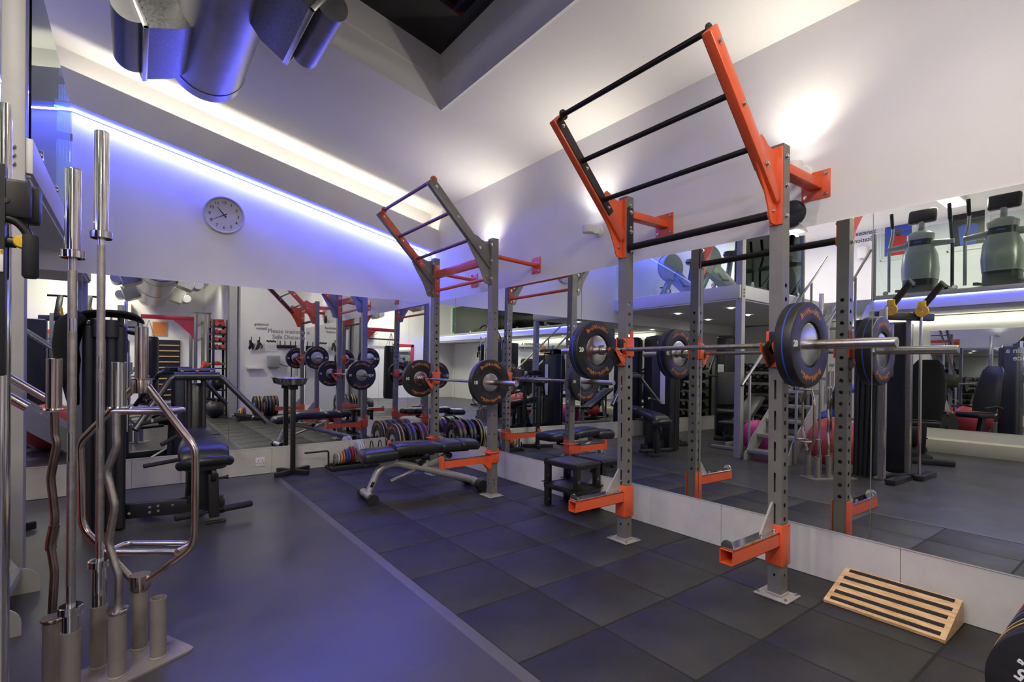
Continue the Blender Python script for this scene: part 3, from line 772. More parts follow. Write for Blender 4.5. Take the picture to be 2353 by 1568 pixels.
# ================================================================== PLATES AND BARBELLS (axis along local Y)
def ring_text(b, s, rad, size, y, flip, side):
    """letters round a plate face; side=-1 face looks to -Y"""
    adv = []
    cu = bpy.data.curves.new('m', 'FONT'); cu.size = size; o = bpy.data.objects.new('m', cu); COL.objects.link(o)
    xs = [0.0]
    for i in range(1, len(s) + 1):
        cu.body = s[:i] + '|'; bpy.context.view_layer.update(); xs.append(o.dimensions.x)
    bpy.data.objects.remove(o); bpy.data.curves.remove(cu)
    xs[0] = xs[1] - (xs[2] - xs[1]) if len(xs) > 2 else 0
    tot = xs[-1] - xs[0]
    for i, ch in enumerate(s):
        a = ((xs[i] + xs[i + 1]) / 2 - (xs[0] + xs[-1]) / 2) / rad
        R0 = Matrix.Rotation(PI / 2, 4, 'X')                       # text faces -Y
        m = Matrix.Translation((0, 0, rad)) @ R0
        m = Matrix.Rotation(a, 4, 'Y') @ m
        if flip: m = Matrix.Rotation(PI, 4, 'Y') @ m
        if side > 0: m = Matrix.Rotation(PI, 4, 'Z') @ m
        b.text(ch, size * (1.35 if ch.isupper() else 1.0), Matrix.Translation((0, y, 0)) @ m, depth=0.0004, bold=0.0006 if ch.isupper() else 0.0)
def plate(label, R, T, hubR, num, stripe, ink, loc, group, words='BodyWorksWest', name='bumper_plate'):
    t = thing(name, label, 'weight plate', loc, 0, group)
    h = T / 2; b = MB()
    prof = [(0.026, -h * 0.8), (hubR, -h * 0.8), (hubR + 0.002, -h * 0.72), (R * 0.53, -h * 0.72), (R * 0.545, -h * 0.97), (R * 0.56, -h), (R - 0.010, -h), (R - 0.0045, -h + 0.0012), (R - 0.0012, -h + 0.0045), (R, -h + 0.010),
            (R, h - 0.010), (R - 0.0012, h - 0.0045), (R - 0.0045, h - 0.0012), (R - 0.010, h), (R * 0.56, h), (R * 0.545, h * 0.97), (R * 0.53, h * 0.72), (hubR + 0.002, h * 0.72), (hubR, h * 0.8), (0.026, h * 0.8)]
    b.lathe(prof, (0, 0, 0), (0, 1, 0), 72, close=True); b.build('rubber_disc', RUBBER, t, sharp=24)
    b = MB(); b.lathe([(0.0255, -h * 0.86), (hubR * 0.93, -h * 0.86), (hubR, -h * 0.80), (hubR, h * 0.80), (hubR * 0.93, h * 0.86), (0.0255, h * 0.86)], (0, 0, 0), (0, 1, 0), 48, close=True); b.build('steel_hub', STEEL, t)
    if stripe is not None:
        b = MB(); b.lathe([(R - 0.002, -0.0035), (R + 0.0012, -0.0035), (R + 0.0012, 0.0035), (R - 0.002, 0.0035)], (0, 0, 0), (0, 1, 0), 72, close=True); b.build('colour_stripe', stripe, t)
    if words:
        b = MB(); rm = R * 0.785
        for sd in (-1, 1):
            ring_text(b, words, rm, R * 0.152, sd * (h + 0.0004), False, sd); ring_text(b, words, rm, R * 0.152, sd * (h + 0.0004), True, sd)
        b.build('lettering', ink, t)
    if num:
        b = MB()
        for sd in (-1, 1):
            for ss in (-1, 1):
                m = Matrix.Translation((ss * R * 0.77, sd * (h + 0.0004), -0.0)) @ Matrix.Rotation(PI if sd > 0 else 0, 4, 'Z') @ Matrix.Rotation(PI / 2, 4, 'X')
                b.text(num, R * 0.20, m, depth=0.0004, bold=0.0014)
        b.build('number', INKW, t)
    return t
def barbell(label, loc, length, y0):
    t = thing('barbell', label, 'barbell', loc); L = length / 2; s = L - 0.445
    b = MB()
    segs = [(-s, -0.52, KNURL), (-0.52, -0.50, CHROME), (-0.50, -0.10, KNURL), (-0.10, 0.10, CHROME), (0.10, 0.50, KNURL), (0.50, 0.52, CHROME), (0.52, s, KNURL)]
    b.cyl((0, -s, 0), (0, s, 0), 0.0142, n=20); b.build('shaft', STEEL, t)
    for a, c in ((-s + 0.06, -0.5), (-0.46, -0.16), (0.16, 0.46), (0.5, s - 0.06)):
        b = MB(); b.cyl((0, a, 0), (0, c, 0), 0.01445, n=20); b.build('knurling', KNURL, t)
    for sg in (-1, 1):
        b = MB(); b.lathe([(0, s - 0.035), (0.018, s - 0.035), (0.027, s - 0.012), (0.033, s - 0.01), (0.0365, s), (0.0365, s + 0.028), (0.0365, s + 0.03), (0.0258, s + 0.032), (0.0258, L - 0.003), (0.0235, L), (0.0115, L), (0.011, L - 0.004), (0, L - 0.004)], (0, 0, 0), (0, sg, 0), 32)
        b.build('sleeve', BRONZE if False else STEEL, t)
    return t
BX, BZ = 2.815, 1.391
barbell('loaded barbell resting in the orange hooks of the large rack', (BX, 1.945, BZ), 2.27, 0)
pl20 = plate('black 20 bumper plate with blue rim line, near end of large rack barbell', 0.222, 0.088, 0.112, '20', BLUE, INKO, (BX, 1.225, BZ), 'plates loaded on the barbells')
copy_thing(pl20, (BX, 2.735, BZ), label='black 20 bumper plate beside the far post of the large rack')
RBX, RBZ = 2.70, 1.108
barbell('loaded barbell resting in the hooks of the smaller rack', (RBX, 4.69, RBZ), 2.27, 0)
pl10 = plate('black 10 bumper plate on the near end of the smaller rack barbell', 0.219, 0.058, 0.085, '10', None, INKO, (RBX, 3.985, RBZ), 'plates loaded on the barbells')
copy_thing(pl10, (RBX, 5.446, RBZ), label='black 10 bumper plate on the far end of the smaller rack barbell')
# ================================================================== BAR HOLDER AND THE BARS IN IT
HC = Vector((-0.107, 2.628, -0.004)); HA = math.radians(26.2)
he = Vector((math.cos(HA), math.sin(HA), 0)); hn = Vector((-math.sin(HA), math.cos(HA), 0))
def HP(e, n, z=0): return HC + he * e + hn * n + Vector((0, 0, z))
t = thing('bar_holder', 'taupe steel floor holder with upright tubes for spare bars', 'bar holder', HC, HA)
b = MB(); R = 0.03
pts = []
for (sx, sy) in ((1, 1), (-1, 1), (-1, -1), (1, -1)):
    for k in range(5):
        a = {(1, 1): 0, (-1, 1): 90, (-1, -1): 180, (1, -1): 270}[(sx, sy)] + k * 22.5
        pts.append(Vector((sx * 0.28 + R * math.cos(math.radians(a)), sy * 0.093 + R * math.sin(math.radians(a)), 0.0)))
b.prism(pts, (0, 0, 0.009)); b.build('base_plate', TAUPE, t)
TUBES = [(0.195, -0.045), (0.040, -0.045), (-0.115, -0.045), (0.195, 0.098), (0.040, 0.098), (-0.115, 0.098)]
for (e, n) in TUBES:
    b = MB(); b.lathe([(0.0305, 0.009), (0.0305, 0.262), (0.0268, 0.262), (0.0268, 0.012), (0, 0.012)], (e, n, 0), (0, 0, 1), 32); tb = b.build('tube', TAUPE, t)
    b = MB(); b.lathe([(0.036, 0.0085), (0.0355, 0.012), (0.0305, 0.016)], (e, n, 0), (0, 0, 1), 32); b.build('weld', TAUPE, tb)
for sx in (-0.26, 0.27):
    b = MB(); b.lathe([(0, 0.0095), (0.006, 0.0095)], (sx, 0.02, 0), (0, 0, 1), 14); b.build('screw_hole', BLACK, t)

def upright_bar(label, e, n, L, sl, zc_lo, sleeve_m, group):
    """straight bar standing in a holder tube"""
    p = HP(e, n, 0); t = thing('barbell', label, 'barbell', p + Vector((0, 0, 0.013)), 0, group)
    lo = zc_lo; hi = L - sl
    b = MB(); b.cyl((0, 0, lo), (0, 0, hi), 0.0142, n=20); b.build('shaft', STEEL, t)
    for a, c in ((lo + 0.08, lo + 0.55), (lo + 0.66, hi - 0.28) if L < 2.1 else (lo + 0.75, hi - 0.55), (hi - 0.23, hi - 0.05) if L < 2.1 else (hi - 0.5, hi - 0.03)):
        b = MB(); b.cyl((0, 0, a), (0, 0, c), 0.0147, n=20); k_ = b.build('knurling', KNURL, t)
    for (o, sg, ln) in ((hi, 1, sl), (lo, -1, lo - 0.001)):
        b = MB(); b.lathe([(0, -0.004), (0.036, -0.004), (0.0385, -0.002), (0.0385, 0.024), (0.0365, 0.026), (0.0252, 0.027), (0.0252, ln - 0.003), (0.023, ln), (0, ln)], (0, 0, o), (0, 0, sg), 36)
        b.build('sleeve', sleeve_m, t)
    return t
upright_bar('shorter chrome barbell standing nearest the camera in the taupe holder', -0.115, -0.045, 2.0, 0.335, 0.342, CHROME, 'bars standing in the floor holder')
upright_bar('tallest chrome barbell standing in the middle back tube of the holder', 0.040, 0.098, 2.235, 0.445, 0.437, CHROME, 'bars standing in the floor holder')
def curl_bar(label, e, n, path, m_shaft, m_sl, zt, zc, zb, grip=None):
    p = HP(e, n, 0); t = thing('curl_bar', label, 'curl bar', p + Vector((0, 0, 0.013)), 0, 'bars standing in the floor holder')
    pts = [rt * dx + Vector((0, 0, z - 0.013)) for dx, z in path]
    b = MB(); b.tube(fillet(pts, 0.03, 5), 0.0142, 16); b.build('shaft', m_shaft, t)
    if grip:
        b = MB(); sub = [rt * dx + Vector((0, 0, z - 0.013)) for dx, z in path if grip[0] <= z <= grip[1]]
        b.tube(fillet(sub, 0.03, 5), 0.0178, 16); b.build('grip_sleeve', RUSTY, t)
    for z0, z1, lip in ((zc, zt, 1), (zb, 0.013, -1)):
        b = MB(); sg = 1 if lip > 0 else -1; ln = abs(z1 - z0)
        b.lathe([(0, -0.003), (0.037, -0.003), (0.0385, 0.0), (0.037, 0.006), (0.0252, 0.007), (0.0252, ln - 0.002), (0.0235, ln), (0, ln)], (0, 0, z0 - 0.013), (0, 0, sg), 36)
        b.build('sleeve', m_sl, t)
    return t
k1 = 1 / 565.0
pz = [(256, 945), (257, 1000), (259, 1022), (237, 1078), (237, 1090), (254, 1155), (254, 1170), (241, 1240), (242, 1252), (264, 1318), (265, 1335), (264, 1400)]
curl_bar('wavy chrome curl bar standing in the front middle tube of the holder', 0.040, -0.045, [((x - 262) * k1, 1.277 - (y - 833) * k1) for x, y in pz][::-1], KNURL, CHROME, 1.283, 1.097, 0.277)
k2 = 1 / 588.0
pz = [(129, 945), (131, 1000), (136, 1016), (122, 1095), (123, 1110), (132, 1185), (131, 1205), (123, 1250), (124, 1262), (132, 1310), (131, 1340), (127, 1407)]
curl_bar('wavy brown worn curl bar standing in the back corner tube of the holder', -0.115, 0.098, [((x - 128) * k2, 1.277 - (y - 832) * k2) for x, y in pz][::-1], RUSTY, BRONZE, 1.295, 1.095, 0.277, grip=(0.49, 0.66))
# hexagonal trap bar on end
p0 = HP(0.195, 0.098, 0)
t = thing('trap_bar', 'six-sided trap bar standing on end in the far tube of the holder', 'trap bar', p0 + Vector((0, 0, 0.013)), 0, 'bars standing in the floor holder')
h1 = rt.copy(); h2 = -fw * 0.9 + rt * 0.2
def TP(dx, z, off=0.0): return h1 * dx + h2 * off + Vector((0, 0, z - 0.013))
zt, zbm = 1.175, 0.305
LFT = [(-0.028, zt), (-0.262, 0.935), (-0.272, 0.905), (-0.262, 0.575), (-0.245, 0.525), (-0.028, zbm)]
RGT = [(0.028, zt), (0.225, 0.925), (0.243, 0.885), (0.243, 0.505), (0.225, 0.455), (0.028, zbm)]
for q in (LFT, RGT):
    b = MB(); b.tube(fillet([TP(*p) for p in q], 0.05, 6), 0.0158, 16); b.build('frame_tube', BRONZE, t)
for z, xl, xr in ((1.062, -0.145, 0.125), (0.435, -0.15, 0.16)):
    b = MB(); b.cyl(TP(xl, z), TP(xr, z), 0.0145, n=16); b.build('low_handle', STEEL, t)
    b = MB(); b.tube(fillet([TP(xl, z), TP(xl + 0.03, z + 0.0, -0.12), TP(xr + 0.03, z, -0.12), TP(xr, z)], 0.04, 5), 0.0138, 16); b.build('raised_handle', BRONZE, t)
for o, sg, ln in ((1.175, 1, 0.265), (0.305, -1, 0.29)):
    b = MB(); b.lathe([(0, -0.03), (0.040, -0.03), (0.0405, -0.028), (0.0405, 0.028), (0.040, 0.03), (0.0255, 0.031), (0.0255, ln - 0.002), (0.024, ln), (0, ln)], (0, 0, o - 0.013), (0, 0, sg), 36)
    if sg > 0: b.lathe([(0.026, 0.032), (0.049, 0.031), (0.049, 0.034), (0.026, 0.036)], (0, 0, o - 0.013), (0, 0, 1), 36)
    b.build('sleeve', BRONZE, t)

# ================================================================== ADJUSTABLE BENCH
t = thing('weight_bench', 'adjustable black padded bench with silver frame beside the smaller rack', 'bench', (2.25, 4.53, 0), math.radians(-5))
def pad(x0, x1, zt0, zt1, w, th, rad=0.03, bulge=0.012):
    b = MB(); n = 9; secs = []
    for i in range(n + 1):
        f = i / n; x = x0 + (x1 - x0) * f; zt_ = zt0 + (zt1 - zt0) * f
        e = min(f, 1 - f) * 2; sh = (1 - (1 - min(1, e * 3.0)) ** 2) ** 0.5 if e < 0.34 else 1
        sec = []; hw = w / 2 * (0.86 + 0.14 * sh); hh = th / 2 * (0.62 + 0.38 * sh)
        zc = zt_ - th / 2
        for k in range(20):
            a = 2 * PI * (k + 0.5) / 20; c, s_ = math.cos(a), math.sin(a)
            sg = lambda v, p: (1 if v >= 0 else -1) * abs(v) ** p
            sec.append(Vector((x, hw * sg(c, 0.42), zc + hh * sg(s_, 0.42) + (bulge * (1 - abs(c)) if s_ > 0 else 0))))
        secs.append(sec)
    b.loft(secs); return b
pad(-0.585, -0.245, 0.462, 0.478, 0.29, 0.105, 0.03, 0.02).build('seat_pad', VINYL, t, sharp=60)
pad(-0.275, 0.185, 0.522, 0.502, 0.30, 0.10).build('back_pad', VINYL, t, sharp=60)
pad(0.175, 0.405, 0.505, 0.500, 0.30, 0.095).build('back_pad', VINYL, t, sharp=60)
pad(0.395, 0.605, 0.505, 0.492, 0.29, 0.09).build('head_pad', VINYL, t, sharp=60)
b = MB(); b.bar((-0.22, 0.06, 0.425), (0.5, 0.06, 0.41), 0.03, 0.03); b.bar((-0.22, -0.06, 0.425), (0.5, -0.06, 0.41), 0.03, 0.03)
b.box((-0.27, 0.0, 0.455), (0.03, 0.16, 0.09), bev=0.005); b.box((0.1, 0, 0.405), (0.05, 0.16, 0.03), bev=0.004); b.build('pad_bracket', BLACKM, t)
b = MB(); b.tube(fillet([(-0.505, 0, 0.07), (-0.40, 0, 0.30), (-0.25, 0, 0.335), (0.12, 0, 0.225), (0.62, 0, 0.065)], 0.16, 9), 0.033, 20); b.build('main_tube', SILVER, t)
b = MB(); b.tube([(0.16, 0, 0.213), (0.60, 0, 0.07)], 0.037, 20); b.build('tube_sleeve', SILVER, t)
b = MB(); b.prism([Vector((-0.44, -0.035, 0.40)), Vector((-0.22, -0.035, 0.41)), Vector((-0.24, -0.035, 0.34)), Vector((-0.33, -0.035, 0.31)), Vector((-0.40, -0.035, 0.33))], (0, 0.07, 0)); b.build('seat_bracket', SILVER, t)
b = MB(); b.bar((0.02, 0, 0.255), (0.31, 0, 0.365), 0.045, 0.05, 0.006); b.bar((-0.02, 0.03, 0.26), (0.03, 0.03, 0.33), 0.03, 0.035, 0.004); b.cyl((0.10, -0.045, 0.30), (0.10, 0.045, 0.30), 0.02, n=16); b.build('support_arm', SILVER, t)
b = MB(); b.cyl((0.0, -0.03, 0.31), (0.0, 0.05, 0.31), 0.028, n=20); b.cyl((0.30, -0.05, 0.36), (0.30, 0.05, 0.36), 0.03, n=20); b.build('pivot', BLACKM, t)
b = MB(); b.bar((-0.30, -0.02, 0.165), (-0.06, -0.02, 0.245), 0.05, 0.022, 0.004); b.build('adjuster_ladder', CHROME, t)
b = MB(); b.cyl((-0.51, -0.15, 0.058), (-0.51, 0.15, 0.058), 0.036, n=24); b.build('front_foot', SILVER, t)
for s in (-1, 1):
    b = MB(); b.cyl((-0.51, s * 0.145, 0.05), (-0.51, s * 0.19, 0.05), 0.05, n=28); b.build('foot_cap', RUBBER, t)
b = MB(); b.cyl((0.60, -0.11, 0.058), (0.60, 0.16, 0.058), 0.040, n=24); b.build('rear_foot', SILVER, t)
for s in (-1, 1):
    b = MB(); b.cyl((0.60, s * 0.11, 0.053), (0.60, s * 0.20, 0.053), 0.053, n=28); b.build('foot_cap', RUBBER, t)
b = MB(); b.box((-0.474, -0.030, 0.155), (0.03, 0.006, 0.055), RY(math.radians(24)), bev=0.003); b.build('badge', BLACK, t)

# ================================================================== CHALK STAND
t = thing('chalk_stand', 'black steel stand holding a shallow steel tray by the end wall', 'stand', (1.477, 6.235, 0))
b = MB(); b.box((0, 0, 0.53), (0.05, 0.05, 1.0), bev=0.003); b.build('post', BLACK, t)
R4 = math.radians(-12)
b = MB(); b.box((0, 0, 0.025), (0.50, 0.05, 0.05), RZ(R4 + PI / 4), bev=0.003); b.box((0, 0, 0.0255), (0.05, 0.44, 0.05), RZ(R4 + PI / 4), bev=0.003); b.build('cross_base', BLACK, t)
b = MB(); b.lathe([(0, 1.032), (0.115, 1.032), (0.13, 1.036), (0.152, 1.10), (0.158, 1.104), (0.172, 1.105), (0.172, 1.108), (0.155, 1.108), (0.148, 1.102), (0.126, 1.041), (0, 1.038)], (0, -0.03, 0), (0, 0, 1), 48); b.build('tray', STEEL, t)
b = MB(); b.box((0, -0.03, 1.026), (0.16, 0.16, 0.010)); b.box((0.0, -0.01, 1.0), (0.09, 0.06, 0.05), bev=0.004); b.build('tray_mount', BLACK, t)

# ================================================================== PLATE RACK IN THE CORNER
t = thing('plate_rack', 'low black toaster-style plate rack on the floor along the end wall', 'plate rack', (2.5, 6.2, 0))
b = MB()
for y in (-0.11, 0.11): b.box((0.05, y, 0.03), (1.28, 0.045, 0.05), bev=0.004)
for x in (-0.60, -0.22, 0.2, 0.66): b.box((x, 0, 0.018), (0.05, 0.30, 0.035), bev=0.003)
b.prism([Vector((-0.60, -0.15, 0.0)), Vector((-0.60, -0.15, 0.02)), Vector((-0.60, -0.105, 0.13)), Vector((-0.60, -0.085, 0.13)), Vector((-0.60, -0.1, 0.0))], (0.012, 0, 0))
b.build('tray', BLACK, t)
for x in (-0.203, -0.09, 0.02, 0.13, 0.29, 0.45):
    b = MB(); b.tube(fillet([(x, -0.10, 0.05), (x, -0.03, 0.30), (x, 0.03, 0.30), (x, 0.10, 0.05)], 0.05, 6), 0.007, 10); b.build('hoop', BLACK, t)
b = MB(); b.tube(fillet([(-0.625, 0.0, 0.04), (-0.625, 0.0, 0.228), (-0.90, 0.0, 0.228)], 0.03, 6), 0.011, 12); b.build('side_bar', BLACK, t)
cols = [(0.068, 0.018, mat('grey_disc', (0.2, 0.2, 0.2), 0.4), 'grey'), (0.068, 0.018, mat('grey_white_disc', (0.5, 0.5, 0.5), 0.4), 'white'), (0.076, 0.02, mat('mustard_disc', (0.55, 0.33, 0.06), 0.4), 'yellow'), (0.078, 0.02, mat('amber_disc', (0.42, 0.18, 0.03), 0.4), 'amber'), (0.088, 0.02, mat('navy_disc', (0.06, 0.06, 0.30), 0.4), 'navy'), (0.088, 0.02, mat('royal_disc', (0.07, 0.07, 0.30), 0.4), 'blue'), (0.100, 0.02, mat('wine_disc', (0.28, 0.02, 0.03), 0.4), 'wine red'), (0.100, 0.02, mat('brick_disc', (0.30, 0.05, 0.04), 0.4), 'red')]
def small_disc(R, T, m, label, loc, rot, group):
    t = thing('change_plate', label, 'weight plate', loc, 0, group); t.rotation_euler = rot
    h = T / 2; b = MB(); b.lathe([(0.026, -h * 0.7), (R * 0.5, -h * 0.7), (R * 0.56, -h), (R * 0.9, -h), (R, -h * 0.5), (R, h * 0.5), (R * 0.9, h), (R * 0.56, h), (R * 0.5, h * 0.7), (0.026, h * 0.7)], (0, 0, 0), (0, 1, 0), 40, close=True); b.build('disc', m, t)
    b = MB(); b.lathe([(0.0255, -h * 0.75), (0.04, -h * 0.75), (0.04, h * 0.75), (0.0255, h * 0.75)], (0, 0, 0), (0, 1, 0), 28, close=True); b.build('hub', STEEL, t)
    return t
x = 1.955
for i, (R, T, m, nm) in enumerate(cols):
    small_disc(R, T, m, 'small %s change plate leaning in the rack on the end wall' % nm, (x, 6.2, 0.056 + R), (0, math.radians(7 if i != 6 else 16), PI / 2), 'small change plates in the corner rack'); x += 0.031
for i in range(3):
    small_disc(0.135, 0.02, mat('pale_disc', (0.55, 0.55, 0.56), 0.4), ['first white change plate facing the room, next to the red discs', 'middle white change plate of the trio in the rack', 'rearmost white change plate of the trio, against the wire hoop'][i], (2.215 + i * 0.0 + (0.028 * i), 6.2, 0.056 + 0.135), (0, math.radians(3), PI / 2), 'white change plates in the corner rack')
STR = {'yellow': mat('yellow_stripe', (0.75, 0.50, 0.12), 0.45), 'slate': mat('slate_stripe', (0.14, 0.16, 0.34), 0.45), 'red': mat('red_stripe', (0.62, 0.06, 0.06), 0.45)}
seq = [('yellow', '15', 0.045), ('yellow', '15', 0.045), ('slate', '20', 0.055), ('slate', '20', 0.055), ('red', '25', 0.062), ('red', '25', 0.062)]
x = 2.665; words = ['front of the row', 'second in the row', 'third in the row', 'fourth in the row', 'fifth in the row', 'last by the corner']
protos = {}
for i, (cn, num, T) in enumerate(seq):
    lb = 'bumper plate with %s rim line, %s in the corner rack' % (cn, words[i])
    if cn not in protos:
        o = plate(lb, 0.222, T, 0.085, num, STR[cn], INKO, (x + T / 2, 6.16, 0.282), 'bumper plates in the corner rack'); o.rotation_euler = (0, 0, PI / 2); protos[cn] = o
    else: copy_thing(protos[cn], (x + T / 2, 6.16, 0.282), label=lb)
    x += T + (0.004 if i % 2 == 0 else 0.05)
# ================================================================== STEP STOOLS
def stool(label, z, zoff):
    t = thing('step_stool', label, 'step stool', (3.155, 3.325, z), math.radians(2), 'black step stools')
    L, Wd, Ht = 0.30, 0.42, 0.205                # x, y, height
    b = MB(); b.box((0, 0, Ht - 0.022), (L, Wd, 0.044), bev=0.004); b.build('deck_frame', BLACK, t)
    b = MB(); b.box((0, 0, Ht + 0.001), (L - 0.03, Wd - 0.03, 0.006), bev=0.002); b.build('tread_mat', mat('stool_mat', (0.045, 0.043, 0.047), rough=0.42, noise=0.1), t)
    b = MB()
    for s in (-1, 1):
        b.prism([Vector((-L / 2 - 0.002, s * (Wd / 2 - 0.028), Ht + 0.006)), Vector((L / 2 + 0.002, s * (Wd / 2 - 0.028), Ht + 0.006)), Vector((L / 2 + 0.002, s * (Wd / 2 + 0.004), Ht - 0.012)), Vector((-L / 2 - 0.002, s * (Wd / 2 + 0.004), Ht - 0.012))], (0, 0, 0.003))
    b.build('edge_strip', GRIP, t)
    for sx in (-1, 1):
        for sy in (-1, 1):
            x, y = sx * (L / 2 - 0.028), sy * (Wd / 2 - 0.028)
            b = MB(); b.box((x, y, (Ht - 0.03) / 2 + 0.004), (0.05, 0.05, Ht - 0.035), bev=0.003); lg = b.build('leg', BLACK, t)
            b = MB(); b.box((x, y, 0.003), (0.09, 0.09, 0.006), bev=0.002); b.build('foot_plate', BLACKM, lg)
            b = MB(); b.tube(fillet([(x + sx * 0.0, y - 0.03, 0.065), (x - 0.03, y - 0.04, 0.055), (x - 0.03, y - 0.045, 0.085)], 0.01, 3), 0.003, 8); b.build('spring_pin', CHROME, lg)
    return t
stool('lower of the two black step stools stacked by the side mirrors', 0.0, 0)
stool('upper of the two black step stools stacked by the side mirrors', 0.2148, 0)

# ================================================================== SLANT BOARD
t = thing('slant_board', 'tilted plywood wedge board with five black grip strips against the kerb', 'slant board', (3.005, 0.93, 0.0), 0)
x0, x1, h = 0.0, 0.305, 0.118; ya, yb = -0.255, 0.258
b = MB(); th = 0.018
prof = [(0.0, 0.0), (0.0, 0.016), (0.295, h), (0.31, h - 0.012), (0.325, 0.0)]
for y in (ya, yb - th): b.prism([Vector((px, y, pz)) for px, pz in prof], (0, th, 0))
b.prism([Vector((px, ya + th, pz)) for px, pz in [(0.30, 0), (0.295, h - 0.02), (0.308, h - 0.02), (0.32, 0)]], (0, yb - ya - 2 * th, 0))
b.build('side_panel', PLY, t)
b = MB(); b.prism([Vector((-0.002, ya - 0.001, 0.003)), Vector((-0.004, ya - 0.001, 0.017)), Vector((0.296, ya - 0.001, h + 0.002)), Vector((0.302, ya - 0.001, h - 0.013))], (0, yb - ya + 0.002, 0)); b.build('top_board', PLY, t)
d = Vector((0.30, 0, h - 0.015)).normalized(); nn = Vector((-d.z, 0, d.x))
for i, f in enumerate((0.10, 0.29, 0.50, 0.71, 0.925)):
    c = Vector((-0.004, (ya + yb) / 2, 0.017)) + Vector((0.30, 0, h - 0.015)) * f
    b = MB(); R = Matrix((d, Vector((0, 1, 0)), nn)).transposed()
    if R.determinant() < 0: R = Matrix((d, Vector((0, -1, 0)), nn)).transposed()
    b.box(c + nn * 0.0012, (0.026, yb - ya - 0.045 + 0.012 * math.sin(i * 3), 0.002), R, bev=0.0006); b.build('grip_strip', GRIP, t)

# ================================================================== CLOCK, SOCKET, WALL BITS
t = thing('wall_clock', 'round white wall clock with black numerals on the blue-lit end wall', 'clock', (0.786, YW, 2.915))
b = MB(); b.lathe([(0.196, 0), (0.203, 0.012), (0.203, 0.03), (0.196, 0.042), (0.186, 0.042), (0.180, 0.024), (0.176, 0.02)], (0, 0, 0), (0, -1, 0), 72); b.build('case', mat('clock_case', (0.55, 0.56, 0.6), 0.25, 0.7), t)
b = MB(); b.lathe([(0, 0.020), (0.182, 0.020), (0.182, 0.0)], (0, 0, 0), (0, -1, 0), 64); b.build('dial', mat('clock_dial', (0.62, 0.60, 0.57), 0.5), t)
b = MB()
for k in range(1, 13):
    a = k * PI / 6; b.text(str(k), 0.046, Matrix.Translation((0.139 * math.sin(a), -0.0208, 0.139 * math.cos(a))) @ Matrix.Rotation(PI / 2, 4, 'X'), bold=0.0006)
b.text('LONDON', 0.013, Matrix.Translation((0, -0.0208, 0.093)) @ Matrix.Rotation(PI / 2, 4, 'X')) if False else None
b.build('numerals', INKK, t)
for k in range(60):
    pass
for nm, hr, ln, wd, y in (('hour_hand', 10 + 40 / 60, 0.105, 0.0085, 0.024), ('minute_hand', 8.0, 0.125, 0.0055, 0.028)):
    a = hr * PI / 6; dirv = Vector((math.sin(a), 0, math.cos(a))); sd = Vector((math.cos(a), 0, -math.sin(a)))
    b = MB(); q = [dirv * ln + sd * wd * 0.3, dirv * ln - sd * wd * 0.3, -dirv * 0.032 - sd * wd, -dirv * 0.032 + sd * wd]
    b.prism([p + Vector((0, -y, 0)) for p in q], (0, -0.0015, 0)); b.build(nm, INKK, t)
t = thing('wall_socket', 'white double power socket on the kerb panel of the end wall', 'socket', (1.165, 6.412, 0.140))
b = MB(); b.box((0, -0.004, 0), (0.098, 0.010, 0.102), bev=0.003); b.build('face_plate', WHITE, t)
for sx in (-0.022, 0.022):
    b = MB(); b.box((sx, -0.0095, 0.016), (0.007, 0.001, 0.012)); b.box((sx - 0.011, -0.0095, -0.012), (0.010, 0.001, 0.006)); b.box((sx + 0.011, -0.0095, -0.012), (0.010, 0.001, 0.006)); b.build('pin_hole', BLACK, t)
    b = MB(); b.box((sx * 0.35, -0.010, 0.034), (0.011, 0.003, 0.017), bev=0.001); b.build('switch', WHITE, t)
t = thing('wall_speaker', 'small round black disc with white cable on the wall behind the near rack post', 'speaker', (XW, 1.52, 2.245))
b = MB(); b.lathe([(0, 0.035), (0.05, 0.035), (0.075, 0.028), (0.085, 0.012), (0.085, 0.0)], (0, 0, 0), (-1, 0, 0), 36); b.build('body', BLACK, t)
b = MB(); b.tube(fillet([(-0.012, -0.04, -0.06), (-0.012, -0.075, -0.09), (-0.012, -0.09, -0.125), (-0.004, -0.092, -0.135)], 0.03, 4), 0.003, 8); b.build('cable', WHITE, t)

